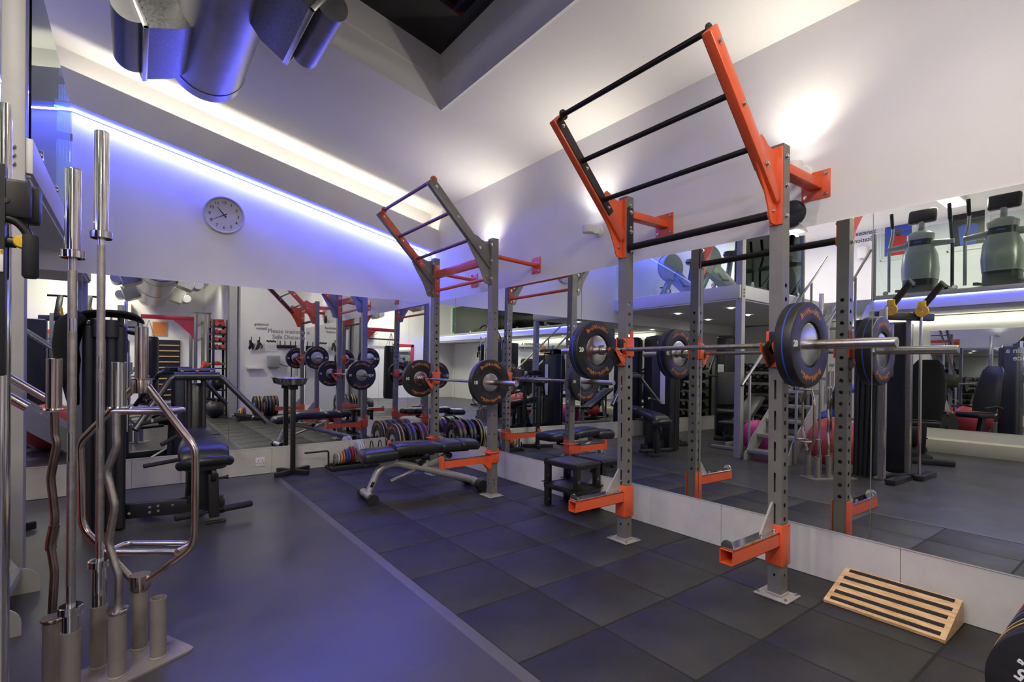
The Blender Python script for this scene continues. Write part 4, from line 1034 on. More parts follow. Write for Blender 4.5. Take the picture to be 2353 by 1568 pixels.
# ================================================================== AIR DUCT
t = thing('air_duct', 'large round galvanised air duct with angled vent boxes under the sloping ceiling', 'air duct', (0.47, 4.9, 3.72))
r = 0.262
b = MB(); b.lathe([(r - 0.008, 0.0), (r, 0.0), (r + 0.002, 0.0), (r + 0.002, -0.12), (r, -0.12), (r, -4.88), (0, -4.88)], (0, 0, 0), (0, 1, 0), 64)
b.lathe([(0, -0.02), (r - 0.006, -0.02)], (0, 0, 0), (0, 1, 0), 64)
b.build('main_pipe', GALV, t)
b = MB()
for y in (-0.125, -2.6, -4.8): b.lathe([(r + 0.001, -0.004), (r + 0.004, -0.002), (r + 0.004, 0.002), (r + 0.001, 0.004)], (0, y, 0), (0, 1, 0), 64)
b.build('seam_band', mat('duct_seam', (0.16, 0.16, 0.18), 0.4, 0.8), t)
def vent(t, yc0, y0, y1, side, down, L0=0.17, L1=0.5, wz=0.30, rd=0.11, off=0.075):
    v = bpy.data.objects.new('vent_box', None); COL.objects.link(v); v.parent = t
    a = math.radians(down); dr = Vector((side * math.cos(a), 0, -math.sin(a))); pr_ = Vector((side * math.sin(a), 0, math.cos(a)))
    v.location = (0, (y0 + y1) / 2 - yc0, 0); wy = y1 - y0
    R = Matrix((dr, Vector((0, 1, 0)), pr_)).transposed()
    if R.determinant() < 0: R = Matrix((dr, Vector((0, -1, 0)), pr_)).transposed()
    b = MB(); secs = []
    for (d_, sy, sz) in ((L0, wy * 0.9, wz * 0.75), (L0 + 0.15, wy, wz), (L1, wy, wz)):
        secs.append([dr * d_ + Vector((0, sy / 2 * u, 0)) + pr_ * (sz / 2 * w_) for u, w_ in ((-1, -1), (1, -1), (1, 1), (-1, 1))])
    b.loft(secs); b.build('box_body', GALVS, v, sharp=20)
    b = MB()
    for u in (-1, 1): b.box(dr * (L1 + 0.004) + Vector((0, u * wy / 2, 0)), (0.03, 0.02, wz + 0.02), R, bev=0.002)
    for w_ in (-1, 1): b.box(dr * (L1 + 0.004) + pr_ * (w_ * wz / 2), (0.03, wy + 0.02, 0.02), R, bev=0.002)
    b.build('flange', ALU, v)
    b = MB()
    for k in range(9): b.box(dr * (L1 - 0.01) + pr_ * (-wz / 2 + wz * (k + 0.5) / 9), (0.03, wy, 0.004), R @ RY(0.5), bev=0.0)
    b.box(dr * (L1 - 0.05), (0.005, wy - 0.01, wz - 0.01), R); b.build('grille', BLACKM, v)
    b = MB(); c = dr * (L1 + off)
    b.tube([c + Vector((0, -wy * 0.47, 0)), c + Vector((0, wy * 0.47, 0))], rd, 40); b.build('drum_diffuser', GALV, v)
    return v
vent(t, 4.9, 3.98, 4.71, -1, 20, off=0.03); vent(t, 4.9, 3.05, 3.69, 1, 33, rd=0.09, off=0.06)
t = thing('air_duct', 'wide galvanised air duct with four vent boxes, seen in the end wall mirror', 'air duct', (0.43, 0.0, 3.36))
b = MB(); b.lathe([(0, 0.02), (0.38, 0.0), (0.40, -0.02), (0.40, -6.3), (0.38, -6.34), (0, -6.34)], (0, 0, 0), (0, 1, 0), 64); b.build('main_pipe', GALV, t)
b = MB()
for y in (-0.8, -3.2, -5.6): b.lathe([(0.401, -0.02), (0.41, -0.01), (0.41, 0.01), (0.401, 0.02)], (0, y, 0), (0, 1, 0), 64)
b.build('seam_band', ALU, t)
for y in (-1.6, -4.9):
    vent(t, 0.0, y, y + 0.55, -1, 18, L0=0.3, L1=0.72, wz=0.36); vent(t, 0.0, y, y + 0.55, 1, 18, L0=0.3, L1=0.72, wz=0.36)
# ================================================================== WEIGHT MACHINE WITH PADDED SEAT (end wall)
t = thing('leg_machine', 'black weight machine with padded seat, press arms and leg roller by the end wall', 'exercise machine', (0.2, 5.05, -0.004))
W = lambda x, y, z: Vector((x - 0.2, y - 5.05, z))
b = MB()
b.box(W(-0.185, 5.06, 0.79), (0.255, 0.34, 1.56), bev=0.03, seg=3); b.build('weight_tower', MACHD, t)
b = MB()
for dx in (-0.09, -0.03, 0.045, 0.10): b.cyl(W(-0.185 + dx, 4.885, 0.02), W(-0.185 + dx, 4.885, 1.55), 0.034, n=16)
for dx in (-0.03, 0.045): b.cyl(W(-0.185 + dx, 4.875, 1.47), W(-0.185 + dx, 4.875, 1.60), 0.05, n=16)
b.build('tower_ribs', BLACK, t)
b = MB(); b.box(W(-0.045, 5.0, 1.05), (0.006, 0.09, 0.62)); b.build('placard', PAPER, t)
b = MB(); b.cyl(W(-0.09, 5.12, 1.5), W(-0.09, 5.12, 1.74), 0.022, n=16); b.build('guide_post', LGREY, t)
b = MB(); b.box(W(0.26, 4.93, 0.115), (0.70, 0.07, 0.115), RZ(math.radians(-12)), bev=0.006); b.bar(W(0.05, 5.3, 0.03), W(0.45, 4.78, 0.20), 0.05, 0.06, 0.005); b.box(W(0.58, 4.83, 0.10), (0.05, 0.10, 0.12), bev=0.01); b.build('base_beam', BLACK, t)
for (x, z) in ((-0.03, 0.10), (0.10, 0.135), (0.10, 0.095), (0.155, 0.14), (0.155, 0.10), (0.25, 0.135)):
    bolt(W(x, 4.93 - (x - 0.26) * 0.21 - 0.037, z), (0, -1, 0), t, 0.007)
b = MB()
for dx in (-0.055, 0.055): b.cyl(W(0.44 + dx, 5.28, 0.05), W(0.44 + dx, 5.28, 1.13), 0.022, n=16)
b.box(W(0.44, 5.36, 0.55), (0.09, 0.07, 1.1), bev=0.01)
b.build('mast', GUN, t)
# yoke and arms
b = MB(); b.cyl(W(0.27, 5.2, 1.165), W(0.61, 5.2, 1.165), 0.036, n=24); b.cyl(W(0.30, 5.25, 1.215), W(0.58, 5.25, 1.215), 0.018, n=16)
for x in (0.33, 0.44, 0.55): b.box(W(x, 5.24, 1.195), (0.03, 0.10, 0.05), bev=0.004)
b.build('yoke', GUN, t)
for s, e in ((-1, W(0.005, 5.0, 0.745)), (1, W(0.985, 5.12, 0.735))):
    x0 = 0.44 + s * 0.13
    b = MB(); b.tube(fillet([W(x0, 5.2, 1.165), W(x0 + s * 0.06, 5.2, 1.15), e], 0.05, 5), 0.026, 18); a_ = b.build('press_arm', GUN, t)
    d = (e - W(x0, 5.2, 1.165)).normalized(); q = e - d * 0.06
    b = MB(); b.cyl(q, q + Vector((-s * 0.24, -0.02, 0.045)), 0.017, n=14); b.build('hand_grip', FOAM, a_)
    for f in (0.3, 0.97):
        b = MB(); c = q + Vector((-s * 0.24, -0.02, 0.045)) * f; b.cyl(c, c + Vector((-s * 0.014, 0, 0.002)), 0.02, n=16); b.build('grip_collar', CHROME, a_)
# seat
b = MB(); secs = []
path = [(0.445, 4.60, 0.515, 0.20), (0.445, 4.63, 0.565, 0.225), (0.445, 4.72, 0.60, 0.23), (0.44, 4.86, 0.625, 0.20), (0.44, 4.98, 0.65, 0.165), (0.44, 5.08, 0.672, 0.15), (0.44, 5.20, 0.690, 0.145), (0.44, 5.225, 0.675, 0.13)]
for (x, y, z, hw) in path:
    sec = []; hw *= 0.76; x += 0.0; z += 0.02
    for k in range(20):
        a = 2 * PI * (k + 0.5) / 20; c, s_ = math.cos(a), math.sin(a); sg = lambda v, p: (1 if v >= 0 else -1) * abs(v) ** p
        sec.append(W(x + hw * sg(c, 0.45), y, z - 0.045 + 0.05 * sg(s_, 0.5)))
    secs.append(sec)
b.loft(secs); b.build('seat_pad', VINYL, t, sharp=60)
b = MB(); b.box(W(0.44, 4.985, 0.668), (0.30, 0.004, 0.012)); b.build('seat_seam', BLACK, t)
b = MB(); b.tube(fillet([W(0.285, 4.66, 0.48), W(0.33, 4.58, 0.515), W(0.46, 4.56, 0.52), W(0.58, 4.60, 0.515), W(0.62, 4.66, 0.49)], 0.05, 5), 0.038, 18); b.build('front_roll', VINYL, t)
b = MB(); b.box(W(0.45, 4.80, 0.30), (0.10, 0.12, 0.42), bev=0.008); b.bar(W(0.36, 5.0, 0.08), W(0.38, 4.85, 0.52), 0.05, 0.05, 0.005); b.box(W(0.45, 4.85, 0.52), (0.16, 0.4, 0.03), bev=0.004); b.build('seat_post', BLACK, t)
b = MB(); b.lathe([(0, -0.018), (0.06, -0.018), (0.065, -0.012), (0.065, 0.012), (0.06, 0.018), (0, 0.018)], W(0.505, 4.66, 0.40), (1, 0, 0), 28); b.bar(W(0.505, 4.66, 0.40), W(0.515, 4.66, 0.05), 0.075, 0.035, 0.01); b.build('cam_lever', BLACK, t)
b = MB(); b.cyl(W(0.53, 4.66, 0.36), W(0.60, 4.66, 0.36), 0.008, n=12); b.lathe([(0, 0.085), (0.018, 0.082), (0.012, 0.06), (0.01, 0.05)], W(0.53, 4.66, 0.36), (1, 0, 0), 18); b.build('pull_pin', BLACKM, t)
b = MB(); b.cyl(W(0.255, 4.62, 0.098), W(0.79, 4.74, 0.098), 0.012, n=14); b.build('roller_axle', BLACKM, t)
for a_, c_ in (((0.25, 4.619), (0.44, 4.662)), ((0.58, 4.693), (0.80, 4.742))):
    b = MB(); b.tube([W(a_[0], a_[1], 0.098), W(a_[0] + 0.01, a_[1] + 0.002, 0.098), W(c_[0] - 0.01, c_[1] - 0.002, 0.098), W(c_[0], c_[1], 0.098)], [0.02, 0.026, 0.026, 0.02], 18); b.build('roller_pad', FOAM, t)
b = MB(); b.box(W(0.53, 4.67, 0.012), (0.14, 0.05, 0.016), bev=0.004); b.build('foot', RUBBER, t)
b = MB(); b.cyl(W(0.30, 5.15, 0.66), W(0.18, 5.10, 0.60), 0.018, n=12); b.cyl(W(0.30, 5.0, 0.48), W(0.06, 4.95, 0.46), 0.017, n=12); b.build('side_handle', FOAM, t)
# jacket thrown over the tower
t = thing('jacket', 'dark jacket draped over the top of the black weight tower', 'jacket', (-0.30, 5.03, 1.60))
b = MB(); rnd = random.Random(3); secs = []
NX = 18
prof = [(0.36, 0.015), (0.30, 0.055), (0.18, 0.07), (0.05, 0.065), (-0.02, 0.045), (-0.055, -0.02), (-0.075, -0.12), (-0.095, -0.22), (-0.075, -0.30), (-0.10, -0.42), (-0.085, -0.55), (-0.075, -0.66)]
for i, (x, z) in enumerate(prof):
    sec = []
    for k in range(NX):
        f = k / (NX - 1); y = (f - 0.5) * (0.42 - 0.012 * i); w_ = 0.016 * math.sin(f * 17 + i * 0.55) + 0.010 * math.sin(f * 31 - i * 0.9)
        sec.append(Vector((x + (w_ if i > 4 else 0) + 0.03 * (f - 0.5), y, z + (0 if i > 4 else w_ * 0.6))))
    secs.append(sec)
for a, c in zip(secs, secs[1:]):
    va = [b.bm.verts.new(p) for p in a]; vc = [b.bm.verts.new(p) for p in c]
    for k in range(NX - 1): b.bm.faces.new((va[k], va[k + 1], vc[k + 1], vc[k]))
bmesh.ops.remove_doubles(b.bm, verts=b.bm.verts[:], dist=1e-5)
b.build('body', CLOTH, t, sharp=180, solid=0.022, subsurf=1)
b = MB(); b.tube([(-0.02, -0.20, 0.03), (-0.10, -0.22, -0.06), (-0.12, -0.215, -0.2), (-0.11, -0.21, -0.36), (-0.13, -0.20, -0.48)], [0.05, 0.062, 0.052, 0.045, 0.04], 14); b.build('sleeve', CLOTH, t, sharp=180)

# ================================================================== CABLE MACHINE AT THE LEFT EDGE
t = thing('cable_machine', 'tall black dual cable machine with chrome posts beside the stairs', 'cable machine', (-0.75, 2.0, -0.004))
W = lambda x, y, z: Vector((x + 0.75, y - 2.0, z))
b = MB(); b.box(W(-0.62, 2.40, 0.98), (0.24, 0.22, 1.92), bev=0.03, seg=3); b.box(W(-1.22, 2.24, 0.98), (0.26, 0.22, 1.92), bev=0.03, seg=3); b.build('weight_tower', MACHD, t)
b = MB()
for k in range(4): b.cyl(W(-0.505, 2.325 + 0.05 * k, 0.02), W(-0.505, 2.26 + 0.065 * k, 1.93), 0.03, n=14)
b.build('tower_ribs', BLACK, t)
for (x, y) in ((-0.314, 2.12), (-1.0, 1.97)):
    b = MB(); b.cyl(W(x, y, 0.03), W(x, y, 2.05), 0.0165, n=18); b.build('chrome_post', CHROME, t)
for (x, y) in ((-0.52, 2.22), (-1.05, 2.10)):
    b = MB(); pz_ = [(0.2 + 0.1 * k, 0.006, 0.006) for k in range(18)]
    perforated(b, 0.05, 0.02, 2.05, {'+x': pz_, '-y': pz_}); po = b.build('guide_post', STEEL, t, solid=0.003, flat=True); po.location = W(x, y, 0)
b = MB(); b.box(W(-0.55, 2.05, 0.03), (0.55, 0.10, 0.06), bev=0.006); b.box(W(-1.15, 1.95, 0.03), (0.55, 0.10, 0.06), bev=0.006); b.bar(W(-0.62, 2.25, 0.03), W(-1.2, 2.0, 0.03), 0.08, 0.05, 0.004); b.build('base_frame', BLACK, t)
b = MB(); b.box(W(-0.87, 2.1, 1.98), (0.78, 0.07, 0.09), RZ(math.radians(28)), bev=0.008); b.build('top_beam', BLACK, t)
for (x, y) in ((-0.62, 2.15), (-1.0, 1.95)):
    b = MB(); b.bar(W(x, y + 0.10, 1.97), W(x + 0.02, y - 0.19, 2.36), 0.075, 0.055, 0.006); ar = b.build('pull_up_arm', BLACKM, t)
    b = MB(); b.tube(fillet([W(x - 0.14, y - 0.17, 2.36), W(x + 0.12, y - 0.19, 2.37), W(x + 0.20, y - 0.26, 2.27)], 0.05, 4), 0.017, 14); b.build('grip', FOAM, ar)
    b = MB(); b.lathe([(0.012, -0.012), (0.07, -0.012), (0.07, 0.012), (0.012, 0.012)], W(x + 0.05, y + 0.0, 2.04), (1, 0.2, 0), 24, close=True); b.box(W(x + 0.05, y + 0.0, 2.12), (0.03, 0.08, 0.09), bev=0.006); b.build('pulley', YELLOW, t)
# trolley, pulley bracket and handle that reach into the picture
b = MB(); q = W(-0.27, 2.10, 1.765)
b.box(q + Vector((-0.035, 0, 0)), (0.11, 0.05, 0.115), bev=0.012); b.box(q + Vector((0.012, 0.03, -0.005)), (0.05, 0.05, 0.115), bev=0.012); b.build('pulley_bracket', BLACK, t)
b = MB(); b.lathe([(0, 0.004), (0.008, 0.003), (0.009, 0)], q + Vector((-0.035, -0.025, -0.012)), (0, -1, 0), 14); b.build('pivot_bolt', BLACKM, t)
b = MB(); b.box(W(-0.36, 2.10, 1.55), (0.11, 0.06, 0.62), bev=0.004); b.build('carriage', MACHD, t)
b = MB(); b.box(W(-0.333, 2.068, 1.575), (0.05, 0.003, 0.064), bev=0.001); lb = b.build('caution_label', PAPER, t)
b = MB(); b.box(W(-0.333, 2.066, 1.602), (0.05, 0.002, 0.012)); b.build('label_header', YELLOW, lb)
b = MB(); b.text('CAUTION', 0.0115, Matrix.Translation(W(-0.335, 2.0648, 1.602)) @ Matrix.Rotation(PI / 2, 4, 'X'), depth=0.0002)
for k in range(4): b.box(W(-0.336, 2.0662, 1.588 - 0.010 * k), (0.034 - 0.004 * (k % 2), 0.001, 0.002))
b.build('label_print', INKK, lb)
b = MB(); b.tube(fillet([W(-0.40, 2.09, 1.705), W(-0.285, 2.09, 1.705), W(-0.254, 2.09, 1.66), W(-0.252, 2.09, 1.60)], 0.04, 6), 0.012, 16); b.build('handle_bar', BLACKM, t)
b = MB(); b.tube([W(-0.253, 2.088, 1.662), W(-0.253, 2.088, 1.655), W(-0.253, 2.088, 1.54), W(-0.253, 2.088, 1.532)], [0.017, 0.0195, 0.0195, 0.014], 20); b.build('hand_grip', FOAM, t)
b = MB(); b.cyl(W(-0.40, 2.10, 1.635), W(-0.285, 2.10, 1.637), 0.016, n=16); b.build('pull_stem', BLACK, t)
b = MB(); b.lathe([(0, 0.012), (0.018, 0.01), (0.021, 0.0), (0, 0)], W(-0.272, 2.09, 1.64), (0.15, -1, 0), 24); b.build('yellow_knob', YELLOW, t)
b = MB(); b.tube([W(-0.262, 2.12, 1.72), W(-0.258, 2.115, 1.67), W(-0.258, 2.11, 1.64)], 0.0025, 8); b.build('cable', BLACKM, t)

# ================================================================== STAIRS
t = thing('staircase', 'open steel staircase with metal treads climbing to the mezzanine', 'staircase', (-0.42, 3.56, -0.004))
W = lambda x, y, z: Vector((x + 0.42, y - 3.56, z))
SY = (3.275, 3.855); run, rise, N = 0.262, 0.2135, 11
xe = -0.42 - run * N - 0.02
def strg(y, nm):
    d = Vector((-run, 0, rise)).normalized(); n = Vector((rise, 0, run)).normalized()
    wd = 0.30; b = MB(); pts = [W(-0.42, y, 0.0), W(-0.42, y, 0.055)]
    for k in range(1, 7):
        a = k / 6 * PI / 2; pts.append(W(-0.42 - 0.085 * (1 - math.cos(a)), y, 0.055 + 0.085 * math.sin(a)))
    pts += [W(-0.60, y, 0.30), W(xe, y, 0.30 + (-0.60 - xe) * rise / run), W(xe, y, 0.30 + (-0.60 - xe) * rise / run - 0.36), W(-0.62, y, 0.0)]
    b.prism(pts, (0, 0.012, 0)); return b.build(nm, LGREY, t)
for y in SY: strg(y - 0.006, 'stringer')
for k in range(N - 1):
    x = -0.50 - run * k; z = 0.145 + rise * k
    b = MB(); b.box(W(x - 0.12, 3.565, z - 0.004), (0.25, 0.565, 0.006)); b.box(W(x, 3.565, z - 0.02), (0.012, 0.565, 0.045), bev=0.002); tr = b.build('tread', MACH, t)
    b = MB(); b.box(W(x - 0.01, 3.565, z + 0.002), (0.03, 0.565, 0.004)); b.build('nosing', ALU, tr)
for y in (3.235, 3.895):
    b = MB(); x1 = -0.40; s_ = rise / run
    b.cyl(W(x1, y, 1.07), W(xe + 0.1, y, 1.07 + (x1 - xe - 0.1) * s_), 0.021, n=18); hr_ = b.build('handrail', STEEL, t)
    for x in (-0.62, -1.6, -2.6):
        b = MB(); b.box(W(x, y, (1.05 + (x1 - x) * s_ + max(0, (-0.6 - x) * s_ )) / 2), (0.03, 0.03, 1.03 + (x1 - x) * s_ - max(0, (-0.6 - x) * s_)), bev=0.003); b.build('baluster', LGREY, t)
# ================================================================== MEZZANINE GLASS
def glass(name, label, p0, p1, z0, z1, clamps, post=()):
    p0, p1 = Vector(p0), Vector(p1); d = (p1 - p0); L = d.length; a = math.atan2(d.y, d.x)
    t = thing('glass_balustrade', label, 'glass balustrade', (p0 + p1) / 2, a, 'glass balustrades on the mezzanine')
    b = MB(); b.box((0, 0, (z0 + z1) / 2), (L, 0.012, z1 - z0), bev=0.0015, seg=1); b.build('glass_pane', GLASS, t)
    for f in clamps:
        b = MB(); b.lathe([(0, -0.022), (0.03, -0.022), (0.034, -0.015), (0.034, 0.015), (0.03, 0.022), (0, 0.022)], ((f - 0.5) * L, 0, z0 + 0.03), (0, 1, 0), 20); b.box(((f - 0.5) * L, 0, z0 + 0.005), (0.05, 0.05, 0.03), bev=0.004); b.build('clamp', CHROME, t)
    for f in post:
        b = MB(); b.box(((f - 0.5) * L, 0, (z0 + z1) / 2 - 0.03), (0.05, 0.06, z1 - z0 + 0.1), bev=0.005); b.build('post', LGREY, t)
    return t
g = glass('glass_balustrade', 'tall glass sheet on the mezzanine edge between column and end wall', (-0.50, 4.08, 0), (-0.50, 6.41, 0), MZ + 0.015, 3.68, (0.15, 0.5, 0.85))
b = MB(); b.box((1.15, 0.0, 3.42), (0.03, 0.03, 0.07), bev=0.004); b.build('wall_clip', CHROME, g)
glass('glass_balustrade', 'glass sheet on the mezzanine edge above the stairs', (-0.64, 4.0, 0), (-2.5, 4.0, 0), MZ + 0.015, 3.62, (0.1, 0.5, 0.9), post=(1.0,))
glass('glass_balustrade', 'glass sheet in front of the two upper cross trainers', (-3.27, 3.2, 0), (-3.27, 1.1, 0), MZ + 0.03, 3.62, (0.08, 0.5, 0.92), post=(0.0,))
glass('glass_balustrade', 'glass sheet along the upper deck beyond the cross trainers', (-3.27, 1.08, 0), (-3.27, -1.6, 0), MZ + 0.03, 3.62, (0.08, 0.5, 0.92))
glass('glass_balustrade', 'farthest glass sheet along the upper deck', (-3.27, -1.62, 0), (-3.27, -4.6, 0), MZ + 0.03, 3.62, (0.08, 0.5, 0.92))

# ================================================================== UPSTAIRS CARDIO MACHINES
def trainer(label, loc, rz, pale=MACH):
    t = thing('cross_trainer', label, 'exercise machine', loc, rz, 'grey cross trainers on the upper deck')
    # front faces local +X
    def rr(z, w, d, x=0): return [Vector((x + d / 2 * (abs(math.cos(a)) ** 0.6) * (1 if math.cos(a) > 0 else -1), w / 2 * (abs(math.sin(a)) ** 0.6) * (1 if math.sin(a) > 0 else -1), z)) for a in [2 * PI * (k + 0.5) / 24 for k in range(24)]]
    b = MB(); b.loft([rr(0.0, 0.44, 0.60, -0.05), rr(0.05, 0.46, 0.62, -0.05), rr(0.36, 0.45, 0.50, -0.02)]); b.build('lower_cover', MACHD, t)
    b = MB(); b.loft([rr(0.36, 0.47, 0.52, -0.02), rr(0.55, 0.50, 0.50, -0.02), rr(0.80, 0.46, 0.42, -0.02), rr(0.95, 0.36, 0.32, -0.02)]); b.build('body_shell', pale, t)
    b = MB(); b.loft([rr(0.94, 0.35, 0.31, -0.02), rr(1.06, 0.33, 0.28, -0.02)]); b.build('collar', MACHD, t)
    b = MB(); b.box((0.125, 0, 1.01), (0.004, 0.10, 0.035), bev=0.002); b.build('badge', BLUEPR, t)
    b = MB(); b.loft([rr(1.06, 0.36, 0.30, -0.02), rr(1.16, 0.38, 0.26, -0.03), rr(1.22, 0.22, 0.16, -0.05)]); b.build('shoulder', pale, t)
    b = MB(); b.bar((-0.06, 0, 1.2), (-0.10, 0, 1.46), 0.08, 0.08, 0.02); b.build('neck', pale, t)
    b = MB(); b.box((-0.12, 0, 1.50), (0.10, 0.40, 0.26), RY(math.radians(-18)), bev=0.04, seg=3); b.box((-0.175, 0, 1.51), (0.01, 0.34, 0.20), RY(math.radians(-18)), bev=0.01); b.build('console', MACHD, t)
    for s in (-1, 1):
        b = MB(); b.cyl((0.02, s * 0.16, 0.98), (0.02, s * 0.46, 0.96), 0.06, 0.045, 20); b.build('arm_pivot', pale, t)
        b = MB(); b.tube(fillet([(0.02, s * 0.44, 0.20), (0.03, s * 0.44, 0.96), (-0.04, s * 0.40, 1.25), (0.06, s * 0.40, 1.58)], 0.12, 5), 0.024, 14); b.build('swing_arm', pale if s > 0 else MACHD, t)
        b = MB(); b.tube([(0.0, s * 0.40, 1.34), (0.06, s * 0.40, 1.60)], 0.028, 14); b.build('hand_grip', FOAM, t)
        b = MB(); b.bar((0.1, s * 0.30, 0.20), (-0.75, s * 0.22, 0.24), 0.06, 0.05, 0.01); b.box((-0.62, s * 0.20, 0.29), (0.36, 0.15, 0.05), bev=0.02); b.build('pedal', MACHD, t)
    b = MB(); b.bar((-0.15, 0, 0.05), (-1.0, 0, 0.05), 0.12, 0.08, 0.01); b.box((-1.0, 0, 0.04), (0.10, 0.60, 0.08), bev=0.02); b.build('rear_frame', MACHD, t)
    return t
tr1 = trainer('pale grey cross trainer upstairs nearest the stair head', (-4.2, 2.82, MZ), 0)
for y, lb in ((1.78, 'pale grey cross trainer upstairs, second one from the stair head'), (0.7, 'pale grey cross trainer upstairs, third one from the stair head'), (-0.4, 'pale grey cross trainer upstairs, fourth one from the stair head'), (-1.5, 'pale grey cross trainer upstairs, fifth one from the stair head'), (-2.6, 'pale grey cross trainer upstairs, farthest from the stair head')):
    copy_thing(tr1, (-4.2, y, MZ), label=lb)
def bike(label, loc, rz, m):
    t = thing('recline_bike', label, 'exercise machine', loc, rz, 'cycling machines on the mezzanine corner')
    b = MB(); b.tube([(0.10, -0.07, 0.62), (0.10, 0.07, 0.62)], 0.24, 40); b.build('flywheel_cover', m, t)
    b = MB(); b.lathe([(0.225, 0.072), (0.25, 0.072), (0.25, 0.08), (0.225, 0.08)], (0.10, 0, 0.62), (0, 1, 0), 40, close=True); b.build('rim_ring', SILVER, t)
    b = MB(); b.bar((0.05, 0, 0.50), (-0.55, 0, 0.12), 0.22, 0.20, 0.04); b.bar((0.08, 0, 0.45), (0.30, 0, 0.06), 0.10, 0.10, 0.02); b.box((0.30, 0, 0.03), (0.10, 0.55, 0.06), bev=0.02); b.box((-0.6, 0, 0.03), (0.10, 0.55, 0.06), bev=0.02); b.build('body', m, t)
    b = MB(); b.bar((-0.35, 0, 0.2), (-0.45, 0, 0.75), 0.07, 0.07, 0.01); b.build('seat_post', MACHD, t)
    b = MB(); b.loft([[Vector((-0.45 + 0.14 * math.cos(a) * s_, 0.13 * math.sin(a) * s_, z)) for a in [2 * PI * k / 20 for k in range(20)]] for z, s_ in ((0.74, 0.8), (0.78, 1.0), (0.83, 0.9))]); b.build('saddle', VINYL, t)
    b = MB(); b.bar((0.12, 0, 0.8), (0.05, 0, 1.15), 0.07, 0.06, 0.01); b.tube(fillet([(-0.18, -0.22, 1.14), (0.06, -0.20, 1.12), (0.06, 0.20, 1.12), (-0.18, 0.22, 1.14)], 0.05, 4), 0.018, 12); b.build('handlebar', MACHD, t)
    b = MB(); b.box((0.10, 0, 1.24), (0.06, 0.30, 0.20), RY(math.radians(-20)), bev=0.02); b.build('console', MACHD, t)
    for s in (-1, 1):
        b = MB(); b.bar((0.0, s * 0.11, 0.40), (0.0 + 0.12 * s, s * 0.12, 0.28), 0.03, 0.02, 0.004); b.box((0.12 * s, s * 0.17, 0.27), (0.09, 0.09, 0.02), bev=0.005); b.build('pedal', MACHD, t)
    return t
bk = bike('cycling machine in the mezzanine corner by the end wall', (-1.35, 5.75, MZ), math.radians(10), MACH)
copy_thing(bk, (-1.30, 4.95, MZ), math.radians(10), 'cycling machine on the mezzanine, middle one behind the glass')
tr2 = trainer('darker stepping machine beside the column upstairs behind the glass', (-2.65, 4.85, MZ), math.radians(-55), MACHD); tr2['group'] = 'cycling machines on the mezzanine corner'
def photo(label, y, z, w, h, body, bg):
    t = thing('framed_photo', label, 'framed picture', (XU + 0.0, y, z), 0, 'framed sports photographs upstairs')
    b = MB()
    for s in (-1, 1): b.box((0.012, s * w / 2, 0), (0.024, 0.03, h + 0.03), bev=0.003); b.box((0.012, 0, s * h / 2), (0.024, w + 0.03, 0.03), bev=0.003)
    b.build('frame', WHITE, t)
    b = MB(); b.box((0.006, 0, 0), (0.01, w - 0.03, h - 0.03)); b.build('mount', PAPER, t)
    b = MB(); b.box((0.0118, 0, 0.01), (0.002, w - 0.14, h - 0.14)); b.build('print', bg, t)
    def blob(pts, m, nm):
        b = MB(); b.prism([Vector((0.0132, py, pz)) for py, pz in pts], (0.0006, 0, 0)); b.build(nm, m, t)
    H_ = h - 0.14
    blob([(0.10 * math.cos(a) * H_ * 0.8, H_ * 0.26 + 0.12 * H_ * math.sin(a)) for a in [2 * PI * k / 16 for k in range(16)]], SKIN, 'printed_head')
    blob([(-0.18 * H_, -0.49 * H_), (0.18 * H_, -0.49 * H_), (0.24 * H_, 0.10 * H_), (0.10 * H_, 0.17 * H_), (-0.10 * H_, 0.17 * H_), (-0.24 * H_, 0.10 * H_)], body, 'printed_shirt')
    return t
photo('framed photo of a fighter in red and blue hung upstairs by the stair head', 3.77, 4.18, 0.62, 0.78, REDC, BLUEPR)
photo('framed photo of a fighter with raised fists in a blue shirt upstairs', 2.63, 4.18, 0.62, 0.78, BLUEPR, BLACK)
def sign(label, loc, rot, s, lines=('Sanitising', 'Station'), m=INKK):
    b = MB(); 
    for i, l in enumerate(lines): b.text(l, s, Matrix.Translation((0, 0, -i * s * 1.15)) @ Matrix.Rotation(PI / 2, 4, 'X'), depth=0.0008, bold=s * 0.008)
    o = b.build('wall_lettering', m); o.location = loc; o.rotation_euler = rot
    return tag(o, label, 'wall sign', 'sanitising station wall lettering')
sign('black sanitising station lettering on the upstairs wall', (XU + 0.003, 4.42, 4.47), (0, 0, PI / 2), 0.135)
t = thing('soap_dispenser', 'white hand gel dispenser under the upstairs lettering', 'dispenser', (XU, 4.42, 4.03))
b = MB(); b.box((0.05, 0, 0), (0.10, 0.20, 0.28), bev=0.03, seg=3); b.build('case', WHITE, t)
b = MB(); b.box((0.07, 0, -0.155), (0.05, 0.07, 0.04), bev=0.01); b.build('nozzle', MACH, t)

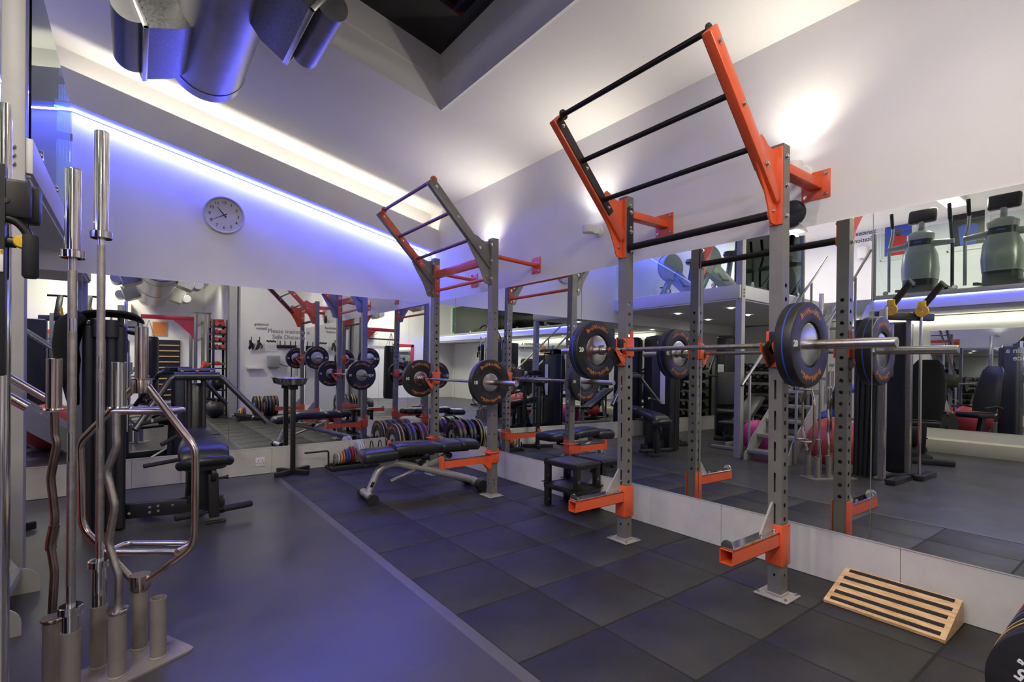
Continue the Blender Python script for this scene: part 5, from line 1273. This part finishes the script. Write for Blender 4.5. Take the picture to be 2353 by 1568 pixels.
# ================================================================== LOW ROOM UNDER THE UPPER DECK
b = MB(); b.box((XL + 0.2, 0.2, 0.10), (0.40, 8.6, 0.215), bev=0.006); struct(b.build('trim_6', CREAM))
def far_mirror(y0, y1, label):
    b = MB(); b.box((0, 0, 0), (0.006, y1 - y0 - 0.004, 1.70), bev=0.0008, seg=1); o = b.build('wall_mirror', MIRROR); o.location = (XL + 0.004, (y0 + y1) / 2, 1.22)
    return tag(o, label, 'mirror', 'mirror sheets on the low far wall')
fm = far_mirror(0.95, 2.75, 'low far wall mirror carrying words, beside the recumbent machine')
far_mirror(-1.2, 0.94, 'low far wall mirror in the middle of the run above the white bench')
far_mirror(-3.6, -1.21, 'low far wall mirror at the far end of the white bench')
b = MB(); R_ = Matrix.Rotation(PI / 2, 4, 'Z') @ Matrix.Rotation(PI / 2, 4, 'X')
b.text('Please maintain a', 0.115, Matrix.Translation((0.0045, -0.46, 0.48)) @ R_, bold=0.002)
b.text('Safe Distance', 0.115, Matrix.Translation((0.0045, -0.46, 0.36)) @ R_, bold=0.002); b.build('lettering', INKW, fm)

def tower(label, loc, rz, h=1.9, w=0.34, d=0.5, placard=True, words=None, seat=True, cat='exercise machine'):
    t = thing('weight_machine', label, cat, loc, rz, 'black weight machines in the far half of the hall')
    b = MB(); b.box((0, 0, h / 2), (d, w, h - 0.04), bev=0.03, seg=3); b.box((0, 0, h - 0.02), (d * 0.9, w * 0.9, 0.06), bev=0.02); b.build('weight_tower', BLACK, t)
    b = MB(); b.box((d / 2 + 0.004, 0, h / 2 + 0.02), (0.012, 0.05, h * 0.86), bev=0.003); b.build('slot_guard', MACHD, t)
    if placard:
        b = MB(); b.box((d / 2 + 0.003, 0.09, h * 0.56), (0.004, 0.11, 0.62)); p_ = b.build('placard', PAPER, t)
        b = MB()
        for k in range(9): b.box((d / 2 + 0.0056, 0.09, h * 0.56 + 0.27 - 0.018 * k), (0.001, 0.085, 0.006))
        for k in range(6): b.box((d / 2 + 0.0056, 0.065 + 0.05 * (k % 2), h * 0.56 + 0.06 - 0.07 * (k // 2)), (0.001, 0.03, 0.045))
        b.build('placard_print', MACH, p_)
        b = MB(); b.box((d / 2 + 0.0057, 0.09, h * 0.56 - 0.20), (0.001, 0.10, 0.03)); b.build('placard_band', YELLOW, p_)
    b = MB(); b.box((0.55, 0, 0.06), (1.0, 0.10, 0.08), bev=0.008); b.box((1.0, 0, 0.04), (0.08, 0.5, 0.06), bev=0.008); b.build('base_beam', BLACK, t)
    if seat:
        b = MB(); b.box((0.75, 0, 0.30), (0.08, 0.10, 0.42), bev=0.01); b.build('seat_post', BLACK, t)
        b = MB(); b.box((0.75, 0, 0.53), (0.42, 0.38, 0.09), bev=0.035, seg=3); b.build('seat_pad', VINYL, t)
        b = MB(); b.box((0.50, 0, 0.95), (0.10, 0.36, 0.66), RY(math.radians(-10)), bev=0.035, seg=3); b.build('back_pad', VINYL, t)
        for s in (-1, 1):
            b = MB(); b.tube(fillet([(0.1, s * 0.2, h * 0.8), (0.5, s * 0.34, h * 0.62), (0.85, s * 0.32, h * 0.60)], 0.1, 4), 0.022, 12); b.build('press_arm', BLACKM, t)
            b = MB(); b.cyl((0.85, s * 0.36, h * 0.6), (0.85, s * 0.18, h * 0.6), 0.02, n=14); b.build('hand_grip', FOAM, t)
    b = MB(); b.lathe([(0, 0.03), (0.022, 0.028), (0.024, 0)], (0.79, -0.02, 0.32), (0, -1, 0), 14); b.build('pin_knob', YELLOW, t)
    return t
tw = tower('tall black weight machine with white placard under the mezzanine by the end wall', (-1.30, 6.05, -0.004), math.radians(-62), h=1.92, w=0.36, seat=False)
tower('black weight tower under the mezzanine, standing clear of the end wall', (-3.0, 5.7, -0.004), math.radians(-35), h=2.0)
tower('black weight machine at the low mirror wall beyond the bench', (-3.55, 0.05, -0.004), math.radians(10), h=1.6)
tower('black weight machine near the far end of the low room', (-3.55, -1.7, -0.004), math.radians(10), h=1.8)
# recumbent machine with a high black seat back
t = thing('recumbent_machine', 'black recumbent machine with high curved seat back near the low mirror wall', 'exercise machine', (-2.75, 2.38, -0.004), math.radians(155))
b = MB(); secs = []
for (x, z, w, d) in ((-0.02, 0.62, 0.20, 0.06), (-0.08, 0.80, 0.23, 0.09), (-0.13, 1.05, 0.22, 0.09), (-0.20, 1.28, 0.20, 0.08), (-0.25, 1.42, 0.18, 0.08), (-0.28, 1.50, 0.12, 0.06)):
    secs.append([Vector((x + d / 2 * math.copysign(abs(math.cos(a)) ** 0.6, math.cos(a)), w * math.copysign(abs(math.sin(a)) ** 0.6, math.sin(a)), z)) for a in [2 * PI * (k + 0.5) / 20 for k in range(20)]])
b.loft(secs); b.build('seat_back', VINYL, t)
b = MB(); b.box((0.18, 0, 0.56), (0.44, 0.42, 0.10), bev=0.04, seg=3); b.build('seat_pad', VINYL, t)
b = MB(); b.bar((-0.25, 0, 0.06), (1.3, 0, 0.06), 0.14, 0.10, 0.01); b.bar((0.1, 0, 0.1), (0.0, 0, 0.55), 0.10, 0.08, 0.01); b.box((-0.3, 0, 0.04), (0.12, 0.6, 0.08), bev=0.02); b.box((1.3, 0, 0.04), (0.12, 0.6, 0.08), bev=0.02); b.build('base_frame', BLACK, t)
b = MB(); b.tube([(0.95, -0.09, 0.36), (0.95, 0.09, 0.36)], 0.26, 36); b.build('drive_cover', MACHD, t)
b = MB(); b.bar((1.05, 0, 0.5), (0.85, 0, 1.15), 0.08, 0.07, 0.01); b.box((0.82, 0, 1.2), (0.08, 0.34, 0.24), RY(math.radians(-15)), bev=0.02); b.build('console', MACHD, t)
for s in (-1, 1):
    b = MB(); b.tube(fillet([(-0.1, s * 0.26, 0.7), (0.1, s * 0.30, 0.74), (0.36, s * 0.28, 0.70)], 0.06, 4), 0.018, 12); b.build('side_handle', FOAM, t)
    b = MB(); b.bar((0.95, s * 0.11, 0.36), (0.85 + 0.1 * s, s * 0.13, 0.26), 0.03, 0.02, 0.003); b.box((0.82 + 0.1 * s, s * 0.18, 0.26), (0.10, 0.10, 0.025), bev=0.006); b.build('pedal', BLACKM, t)

# balls and shelves near the stairs
def ball(label, loc, r, m, group='exercise balls by the stairs', half=False):
    b = MB()
    if half: b.lathe([(0, 0), (r * 1.05, 0.0), (r * 1.08, 0.03), (r, 0.06), (r * 0.8, r * 0.55), (r * 0.45, r * 0.75), (0, r * 0.82)], (0, 0, 0), (0, 0, 1), 36)
    else:
        pr = [(0, -r)] + [(r * math.sin(a) * (1.004 if k % 4 == 0 else 1), -r * math.cos(a)) for k, a in [(k, PI * k / 40) for k in range(1, 40)]] + [(0, r)]
        b.lathe(pr, (0, 0, r), (0, 0, 1), 40)
    o = b.build('exercise_ball', m); o.location = loc
    return tag(o, label, 'exercise ball', group)
ball('big red exercise ball on the floor beside the stairs', (-0.98, 2.885, -0.004), 0.34, REDR)
ball('magenta exercise ball under the mezzanine beyond the stairs', (-2.05, 4.30 - 0.05, -0.004), 0.26, PINK) if False else ball('magenta exercise ball on the floor behind the stair treads', (-1.45, 4.2, -0.004), 0.25, PINK)
t = thing('ball_shelf', 'black steel shelf holding blue and red balls beside the stairs', 'shelf', (-2.72, 3.565, -0.004), 0)
b = MB()
for z in (0.06, 0.52, 0.98): b.box((0, 0, z), (0.9, 0.40, 0.03), bev=0.004)
b.build('shelf_board', BLACKM, t)
for sx in (-0.44, 0.44):
    for sy in (-0.18, 0.18):
        b = MB(); b.box((sx, sy, 0.5), (0.03, 0.03, 1.0), bev=0.003); b.build('post', BLACKM, t)
ball('blue half ball on the middle shelf beside the stairs', (-2.50, 3.5, 0.535), 0.19, BLUE, half=True)
ball('blue half ball on the upper shelf beside the stairs', (-2.90, 3.5, 0.995), 0.19, BLUE, half=True)
ball('red medicine ball on the bottom shelf beside the stairs', (-2.9, 3.55, 0.075), 0.17, REDR)
t = thing('dumbbell_rack', 'tall dark rack of small weights against the low wall beyond the stairs', 'rack', (-4.15, 5.35, -0.004), 0)
b = MB()
for k in range(6): b.box((0, 0, 0.20 + 0.23 * k), (0.40, 1.3, 0.025), RY(math.radians(8)), bev=0.003)
for s in (-1, 1): b.bar((-0.16, s * 0.64, 0), (-0.16, s * 0.64, 1.5), 0.05, 0.05, 0.004)
b.build('frame', BLACKM, t)
for k in range(6):
    for j in range(7):
        d_ = thing('dumbbell', 'small dark dumbbell lying on the tall rack beyond the stairs', 'dumbbell', (-4.13, 4.85 + 0.165 * j, 0.275 + 0.23 * k), 0, 'dumbbells on the tall rack')
        if k == 0 and j == 0:
            b = MB(); b.cyl((-0.11, 0, 0), (0.11, 0, 0), 0.014, n=10); b.build('grip', CHROME, d_)
            for s in (-1, 1):
                b = MB(); b.tube([(s * 0.07, 0, 0), (s * 0.08, 0, 0), (s * 0.15, 0, 0), (s * 0.16, 0, 0)], [0.04, 0.055, 0.055, 0.04], 8); b.build('head', RUBBER, d_)
                b = MB(); b.lathe([(0, 0.161), (0.035, 0.1605)], (0, 0, 0), (s, 0, 0), 12); b.build('end_disc', STEEL, d_)
            db0 = d_
        else:
            loc = d_.location.copy(); bpy.data.objects.remove(d_); copy_thing(db0, loc)

# ================================================================== FRONT WALL WITH THE SANITISING STATION
sign('black sanitising station lettering on the white wall above the hanging straps', (2.50, YF + 0.003, 2.235), (0, 0, PI), 0.088)
FY = YF
def strap_hook(label, x, z, k):
    t = thing('wall_hook', label, 'wall hook', (x, FY, z), PI, 'wall hooks with straps and handles')
    b = MB(); b.box((0, -0.004, 0.0), (0.05, 0.008, 0.09), bev=0.002); b.tube(fillet([(0, 0, 0.0), (0, -0.13, 0.0), (0, -0.15, 0.12)], 0.03, 4), 0.010, 12); b.build('hook', BLACK, t)
    rnd = random.Random(k); b = MB()
    for i in range(5):
        dx = (rnd.random() - 0.5) * 0.10; b.tube(fillet([(dx * 0.3, -0.08, 0.0), (dx, -0.10, -0.08), (dx * 1.4 + 0.02, -0.09, -0.17 - 0.05 * rnd.random()), (dx * 1.2 - 0.03, -0.11, -0.10), (0, -0.09, 0.0)], 0.04, 4), 0.011, 8)
    b.build('strap', CLOTH if k % 2 else MACHD, t); return t
strap_hook('first black hook of straps on the white wall, nearest the pillar', 2.25, 1.80, 1); strap_hook('second black hook of straps on the white wall, beside the notice', 2.43, 1.80, 2)
t = thing('notice_board', 'framed white notice with a small dark picture on the white wall', 'notice', (2.715, FY, 1.735), PI)
b = MB(); b.box((0, -0.008, 0), (0.28, 0.016, 0.33), bev=0.004); b.build('frame', WHITE, t)
b = MB(); b.box((0, -0.0168, -0.06), (0.24, 0.002, 0.15)); b.build('sheet', PAPER, t)
b = MB(); b.box((0, -0.0168, 0.09), (0.24, 0.002, 0.10)); p_ = b.build('picture', PAPER, t)
b = MB()
for k in range(6): b.ball((-0.09 + 0.036 * k, -0.0175, 0.085 + 0.012 * (k % 2)), 0.022, (1, 0.05, 1.2), 12)
b.build('picture_print', MACHD, p_)
b = MB()
for k in range(6): b.box((0, -0.0181, -0.005 - 0.02 * k), (0.19, 0.0006, 0.004))
b.build('sheet_print', MACH, t)
t = thing('towel_dispenser', 'grey paper towel dispenser below the notice on the white wall', 'dispenser', (2.755, FY, 1.30), PI)
b = MB(); b.box((0, -0.10, 0.02), (0.27, 0.20, 0.30), bev=0.03, seg=3); b.build('case', MACH, t)
b = MB(); b.prism([Vector((-0.12, -0.19, -0.125)), Vector((0.12, -0.19, -0.125)), Vector((0.05, -0.14, -0.17)), Vector((-0.05, -0.14, -0.17))], (0, 0.12, 0)); b.build('chute', LGREY, t)
b = MB(); b.box((2.34, FY + 0.07, 1.16), (0.36, 0.14, 0.05), bev=0.012); o = b.build('wall_shelf', CREAM); tag(o, 'small cream wall shelf below the hanging straps', 'shelf')
t = thing('bar_rack', 'black horizontal wall rack with upright pegs on the white wall', 'wall rack', (3.07, FY, 1.70), PI)
b = MB(); b.box((0, -0.03, 0), (0.46, 0.06, 0.08), bev=0.008); b.build('back_rail', BLACK, t)
for dx in (-0.18, -0.06, 0.07, 0.18):
    b = MB(); b.tube(fillet([(dx, -0.05, 0), (dx, -0.16, 0.0), (dx, -0.17, 0.14)], 0.02, 4), 0.011, 12); b.build('peg', BLACK, t)
t = thing('lifting_belt', 'black lifting belt hanging from the wall rack', 'belt', (3.10, FY + 0.16, 1.66))
b = MB()
pts = [(-0.30, 0, -0.30), (-0.18, 0, -0.42), (0.0, 0, -0.46), (0.03, 0, -0.30), (0.03, 0, 0.02), (0.06, 0, 0.03), (0.07, 0, -0.3), (0.06, 0, -0.80)]
P_ = fillet(pts, 0.08, 5)
for a, c in zip(P_, P_[1:]): b.quad(a + Vector((0, -0.03, 0)), c + Vector((0, -0.03, 0)), c + Vector((0, 0.03, 0)), a + Vector((0, 0.03, 0)))
bmesh.ops.remove_doubles(b.bm, verts=b.bm.verts[:], dist=1e-5); b.build('band', CLOTH, t, solid=0.012, sharp=180)
b = MB(); b.box((0.06, 0.012, -0.78), (0.016, 0.02, 0.07), bev=0.003); b.build('buckle', STEEL, t)

# plate row by the near end of the side wall, just at the picture's lower corner
t = thing('plate_rack', 'low black plate rack beside the slant board, along the near end of the mat', 'plate rack', (2.5, 0.17, 0))
b = MB()
for y in (-0.11, 0.11): b.box((0, y, 0.05), (1.35, 0.045, 0.07), bev=0.004)
for x in (-0.66, -0.28, 0.1, 0.66): b.box((x, 0, 0.02), (0.05, 0.32, 0.04), bev=0.003)
b.build('tray', BLACK, t)
x = 2.15; sq = [('yellow', 0.05), ('yellow', 0.045), ('yellow', 0.045), ('slate', 0.055), ('slate', 0.055), ('red', 0.062), ('red', 0.062)]
nms = ['first in the row', 'second in the row', 'third in the row', 'fourth in the row', 'fifth in the row', 'sixth in the row', 'last, against the wall']
for i, (cn, T) in enumerate(sq):
    lb = 'bumper plate in the near rack by the slant board, ' + nms[i]
    c_ = (x + T / 2, 0.166, 0.31)
    if i == 0:
        o = plate(lb, 0.222, T, 0.05, None, None, INKW, c_, 'bumper plates in the near rack', words=None)
        b = MB(); m0 = Matrix.Rotation(PI / 2, 4, 'X')
        for l_, sz, q in (('TRAINING', 0.0155, (-0.113, 0.066)), ('15', 0.052, (-0.126, 0.036))):
            m_ = Matrix.Translation((0, -T / 2 - 0.0004, 0)) @ Matrix.Rotation(math.radians(205), 4, 'Y') @ Matrix.Translation((-q[0] - 0.0, 0, -q[1])) @ m0
            m_ = Matrix.Translation((q[0], -T / 2 - 0.0004, q[1])) @ Matrix.Rotation(math.radians(207), 4, 'Y') @ m0
            b.text(l_, sz, m_, depth=0.0004, bold=0.0012)
        b.build('lettering', INKW, o); o.rotation_euler = (0, 0, -PI / 2)
        o.rotation_euler = (0, 0, -PI / 2)
    else:
        o = copy_thing(protos[cn], c_, label=lb); o['group'] = 'bumper plates in the near rack'
    x += T + (0.012 if i != 2 else 0.06)
xx = 1.85
for i, (m, nm) in enumerate(((mat('olive_disc', (0.2, 0.2, 0.12), 0.4), 'olive'), (YELLOW, 'yellow'), (mat('orange_disc', (0.7, 0.2, 0.03), 0.4), 'orange'), (BLUE, 'blue'), (RED, 'red'))):
    small_disc(0.085 + 0.006 * i, 0.02, m, 'small %s change plate at the room end of the near rack' % nm, (xx + 0.034 * i, 0.17, 0.086 + 0.085 + 0.006 * i), (0, math.radians(4), PI / 2), 'small change plates in the near rack')

# ================================================================== FAR HALL: RIG, PUNCH BAG, WALL BARS, BALLS
t = thing('training_rig', 'grey training rig with red beams at the far end of the hall', 'training rig', (1.36, -2.1, -0.004))
for (x, y) in ((-0.14, 0), (0.14, 0), (-0.14, -1.3), (0.14, -1.3)):
    b = MB(); b.box((x, y, 1.28), (0.08, 0.08, 2.56), bev=0.004); b.build('post', GREY, t)
b = MB(); b.box((0, 0, 2.54), (0.40, 0.12, 0.02)); b.box((0, -0.65, 2.3), (0.06, 1.3, 0.06)); b.box((0, -0.65, 1.9), (0.05, 1.3, 0.05)); b.build('cross_frame', GREY, t)
b = MB(); b.box((-0.70, 0, 2.385), (1.10, 0.07, 0.10), bev=0.005); b.prism([Vector((-0.18, -0.01, 2.33)), Vector((-0.34, -0.01, 2.33)), Vector((-0.60, -0.01, 2.33)), Vector((-0.55, -0.01, 2.28)), Vector((-0.26, -0.01, 2.0)), Vector((-0.18, -0.01, 1.85))], (0, 0.02, 0)); b.build('red_beam', RED, t)
b = MB(); b.box((0.37, 0, 2.36), (0.40, 0.07, 0.09), bev=0.005); b.build('red_beam', RED, t)
t = thing('punch_bag', 'long black punch bag hanging on chains from the red beam', 'punch bag', (0.27, -2.1, 2.32))
b = MB(); b.lathe([(0, -0.42), (0.17, -0.42), (0.195, -0.46), (0.20, -0.6), (0.20, -1.95), (0.18, -2.05), (0, -2.07)], (0, 0, 0), (0, 0, 1), 36); b.build('bag', VINYL, t)
b = MB()
for k in range(4):
    a = PI / 4 + k * PI / 2; p0_ = Vector((0, 0, -0.02)); p1_ = Vector((0.16 * math.cos(a), 0.16 * math.sin(a), -0.43))
    for j in range(12): b.ball(p0_.lerp(p1_, (j + 0.5) / 12), 0.012, (0.7, 0.7, 1.6), 8)
b.build('chain', CHROME, t)
t = thing('wall_bars', 'black wall bars with pale wooden rungs on the far end wall', 'wall bars', (0.72, YE + 0.0, 0.1))
b = MB(); b.box((0, 0.04, 0.95), (0.9, 0.05, 1.9)); b.build('back_board', BLACK, t)
for k in range(10):
    b = MB(); b.cyl((-0.42, 0.10, 0.15 + 0.175 * k), (0.42, 0.10, 0.15 + 0.175 * k), 0.02, n=14); b.build('rung', PLY, t)
t = thing('storage_rack', 'grey storage rack of coloured rollers and cloths beside the pillar', 'rack', (1.62, -1.46, -0.004))
for (x, y) in ((-0.12, -0.35), (0.17, -0.35), (-0.12, 0.35), (0.17, 0.35)):
    b = MB(); b.box((x, y, 1.16), (0.05, 0.05, 2.32), bev=0.004); b.build('post', BLACKM, t)
b = MB()
for z in (0.10, 0.62, 1.15, 1.62, 1.80, 1.98, 2.16): b.box((0.02, 0, z), (0.34, 0.74, 0.02))
b.build('shelf_board', BLACKM, t)
for i, z in enumerate((1.66, 1.84, 2.02, 2.20)):
    for j in range(2):
        m = (REDR, ORANGE)[(i + j) % 2]
        b = MB(); b.tube([(1.50 - 0.0, -1.72 + 0.0, z), (1.74, -1.72, z)], 0.05, 20) if False else b.tube([(1.575 + 0.13 * j, -1.76, z + 0.022), (1.575 + 0.13 * j, -1.16, z + 0.022)], 0.05, 20)
        o = b.build('foam_roller', m); tag(o, ('red' if m is REDR else 'orange') + ' foam roller on the storage rack, ' + ['lowest roller shelf', 'second roller shelf', 'third roller shelf', 'top roller shelf'][i] + [', pillar side', ', hall side'][1 - j], 'foam roller', 'foam rollers on the storage rack')
def cloth(label, c, m, k):
    rnd = random.Random(k); b = MB(); secs = []
    for i in range(9):
        f = i / 8; secs.append([Vector((c[0] + (f - 0.5) * 0.40, c[1] + 0.12 * math.cos(a) * (0.6 + 0.4 * math.sin(PI * f)), c[2] + 0.075 * max(-0.2, math.sin(a)) * (0.7 + 0.5 * math.sin(f * 9 + k)))) for a in [2 * PI * (q + 0.5) / 14 for q in range(14)]])
    b.loft(secs); b.tube([(c[0] - 0.16, c[1] + 0.13, c[2]), (c[0] - 0.24, c[1] + 0.14, c[2] - 0.10), (c[0] - 0.25, c[1] + 0.15, c[2] - 0.34)], [0.05, 0.045, 0.03], 12)
    o = b.build('cloth_bundle', m, sharp=180); return tag(o, label, 'cloth', 'cloth bundles on the storage rack')
cloth('red cloth bundle spilling off the storage rack', (1.50, -1.28, 1.238), REDC, 1); cloth('green cloth bundle on the storage rack, next to the red one', (1.60, -1.62, 1.238), GREEN, 4)
for i, (x, y, z, r, m, lb) in enumerate(((1.50, -0.80, -0.004, 0.20, RUBBER, 'large black medicine ball on the floor beside the pillar'), (1.60, -1.68, 0.112, 0.15, RUBBER, 'black medicine ball on the bottom rack shelf'), (1.62, -1.28, 0.112, 0.15, REDR, 'dark red medicine ball on the bottom rack shelf'), (1.60, -1.64, 0.632, 0.14, BLUE, 'blue medicine ball on the middle rack shelf'), (1.60, -1.28, 0.632, 0.14, RUBBER, 'black medicine ball on the middle rack shelf'))):
    o = ball(lb, (x, y, z), r, m, 'medicine balls in the far hall')
t = thing('wall_cabinet', 'white boxed air conditioner high on the far end wall', 'air conditioner', (-0.52, YE, 2.80))
b = MB(); b.box((0, 0.2, 0), (0.86, 0.4, 0.55), bev=0.01); b.build('case', CREAM, t)
b = MB(); b.tube(fillet([(0.43, 0.2, -0.1), (0.60, 0.2, -0.1), (0.60, 0.2, -0.45), (-1.2, 0.2, -0.45)], 0.06, 4), 0.03, 12); b.build('pipe', BLACK, t)
t = thing('framed_picture', 'small framed print on the far end wall above the wall bars', 'framed picture', (0.62, YE, 2.35))
b = MB(); b.box((0, 0.015, 0), (0.40, 0.03, 0.45), bev=0.004); b.build('frame', PLY, t)
b = MB(); b.box((0, 0.031, 0), (0.34, 0.002, 0.39)); b.build('print', INKO, t)
def incline(label, loc, rz):
    t = thing('incline_bench', label, 'bench', loc, rz, 'benches in the far hall')
    b = MB(); b.box((-0.35, 0, 0.42), (0.45, 0.30, 0.07), bev=0.025, seg=3); b.build('seat_pad', VINYL, t)
    b = MB(); b.box((0.24, 0, 0.62), (0.80, 0.30, 0.07), RY(math.radians(-33)), bev=0.025, seg=3); b.build('back_pad', VINYL, t)
    b = MB(); b.bar((-0.55, 0, 0.08), (0.6, 0, 0.08), 0.06, 0.07, 0.006); b.bar((-0.2, 0, 0.1), (-0.2, 0, 0.4), 0.06, 0.06, 0.005); b.bar((0.5, 0, 0.1), (0.35, 0, 0.62), 0.05, 0.05, 0.005)
    for x in (-0.55, 0.6): b.box((x, 0, 0.03), (0.06, 0.5, 0.05), bev=0.006)
    b.build('frame', SILVER, t); return t
ib = incline('incline bench standing under the mezzanine before the tall tower', (-1.7, 4.6, -0.004), math.radians(175))
copy_thing(ib, (-0.4, -1.2, -0.004), math.radians(70), 'incline bench standing in the middle of the far hall')
t = thing('red_mirror', 'red framed mirror on the far end wall beside the low room', 'mirror', (-2.2, YE + 0.0, 1.45))
b = MB()
for s in (-1, 1): b.box((s * 0.40, 0.025, 0), (0.12, 0.05, 1.5), bev=0.006); b.box((0, 0.025, s * 0.70), (0.9, 0.05, 0.12), bev=0.006)
b.build('frame', RED, t)
b = MB(); b.box((0, 0.01, 0), (0.72, 0.01, 1.32)); b.build('mirror_glass', MIRROR, t)
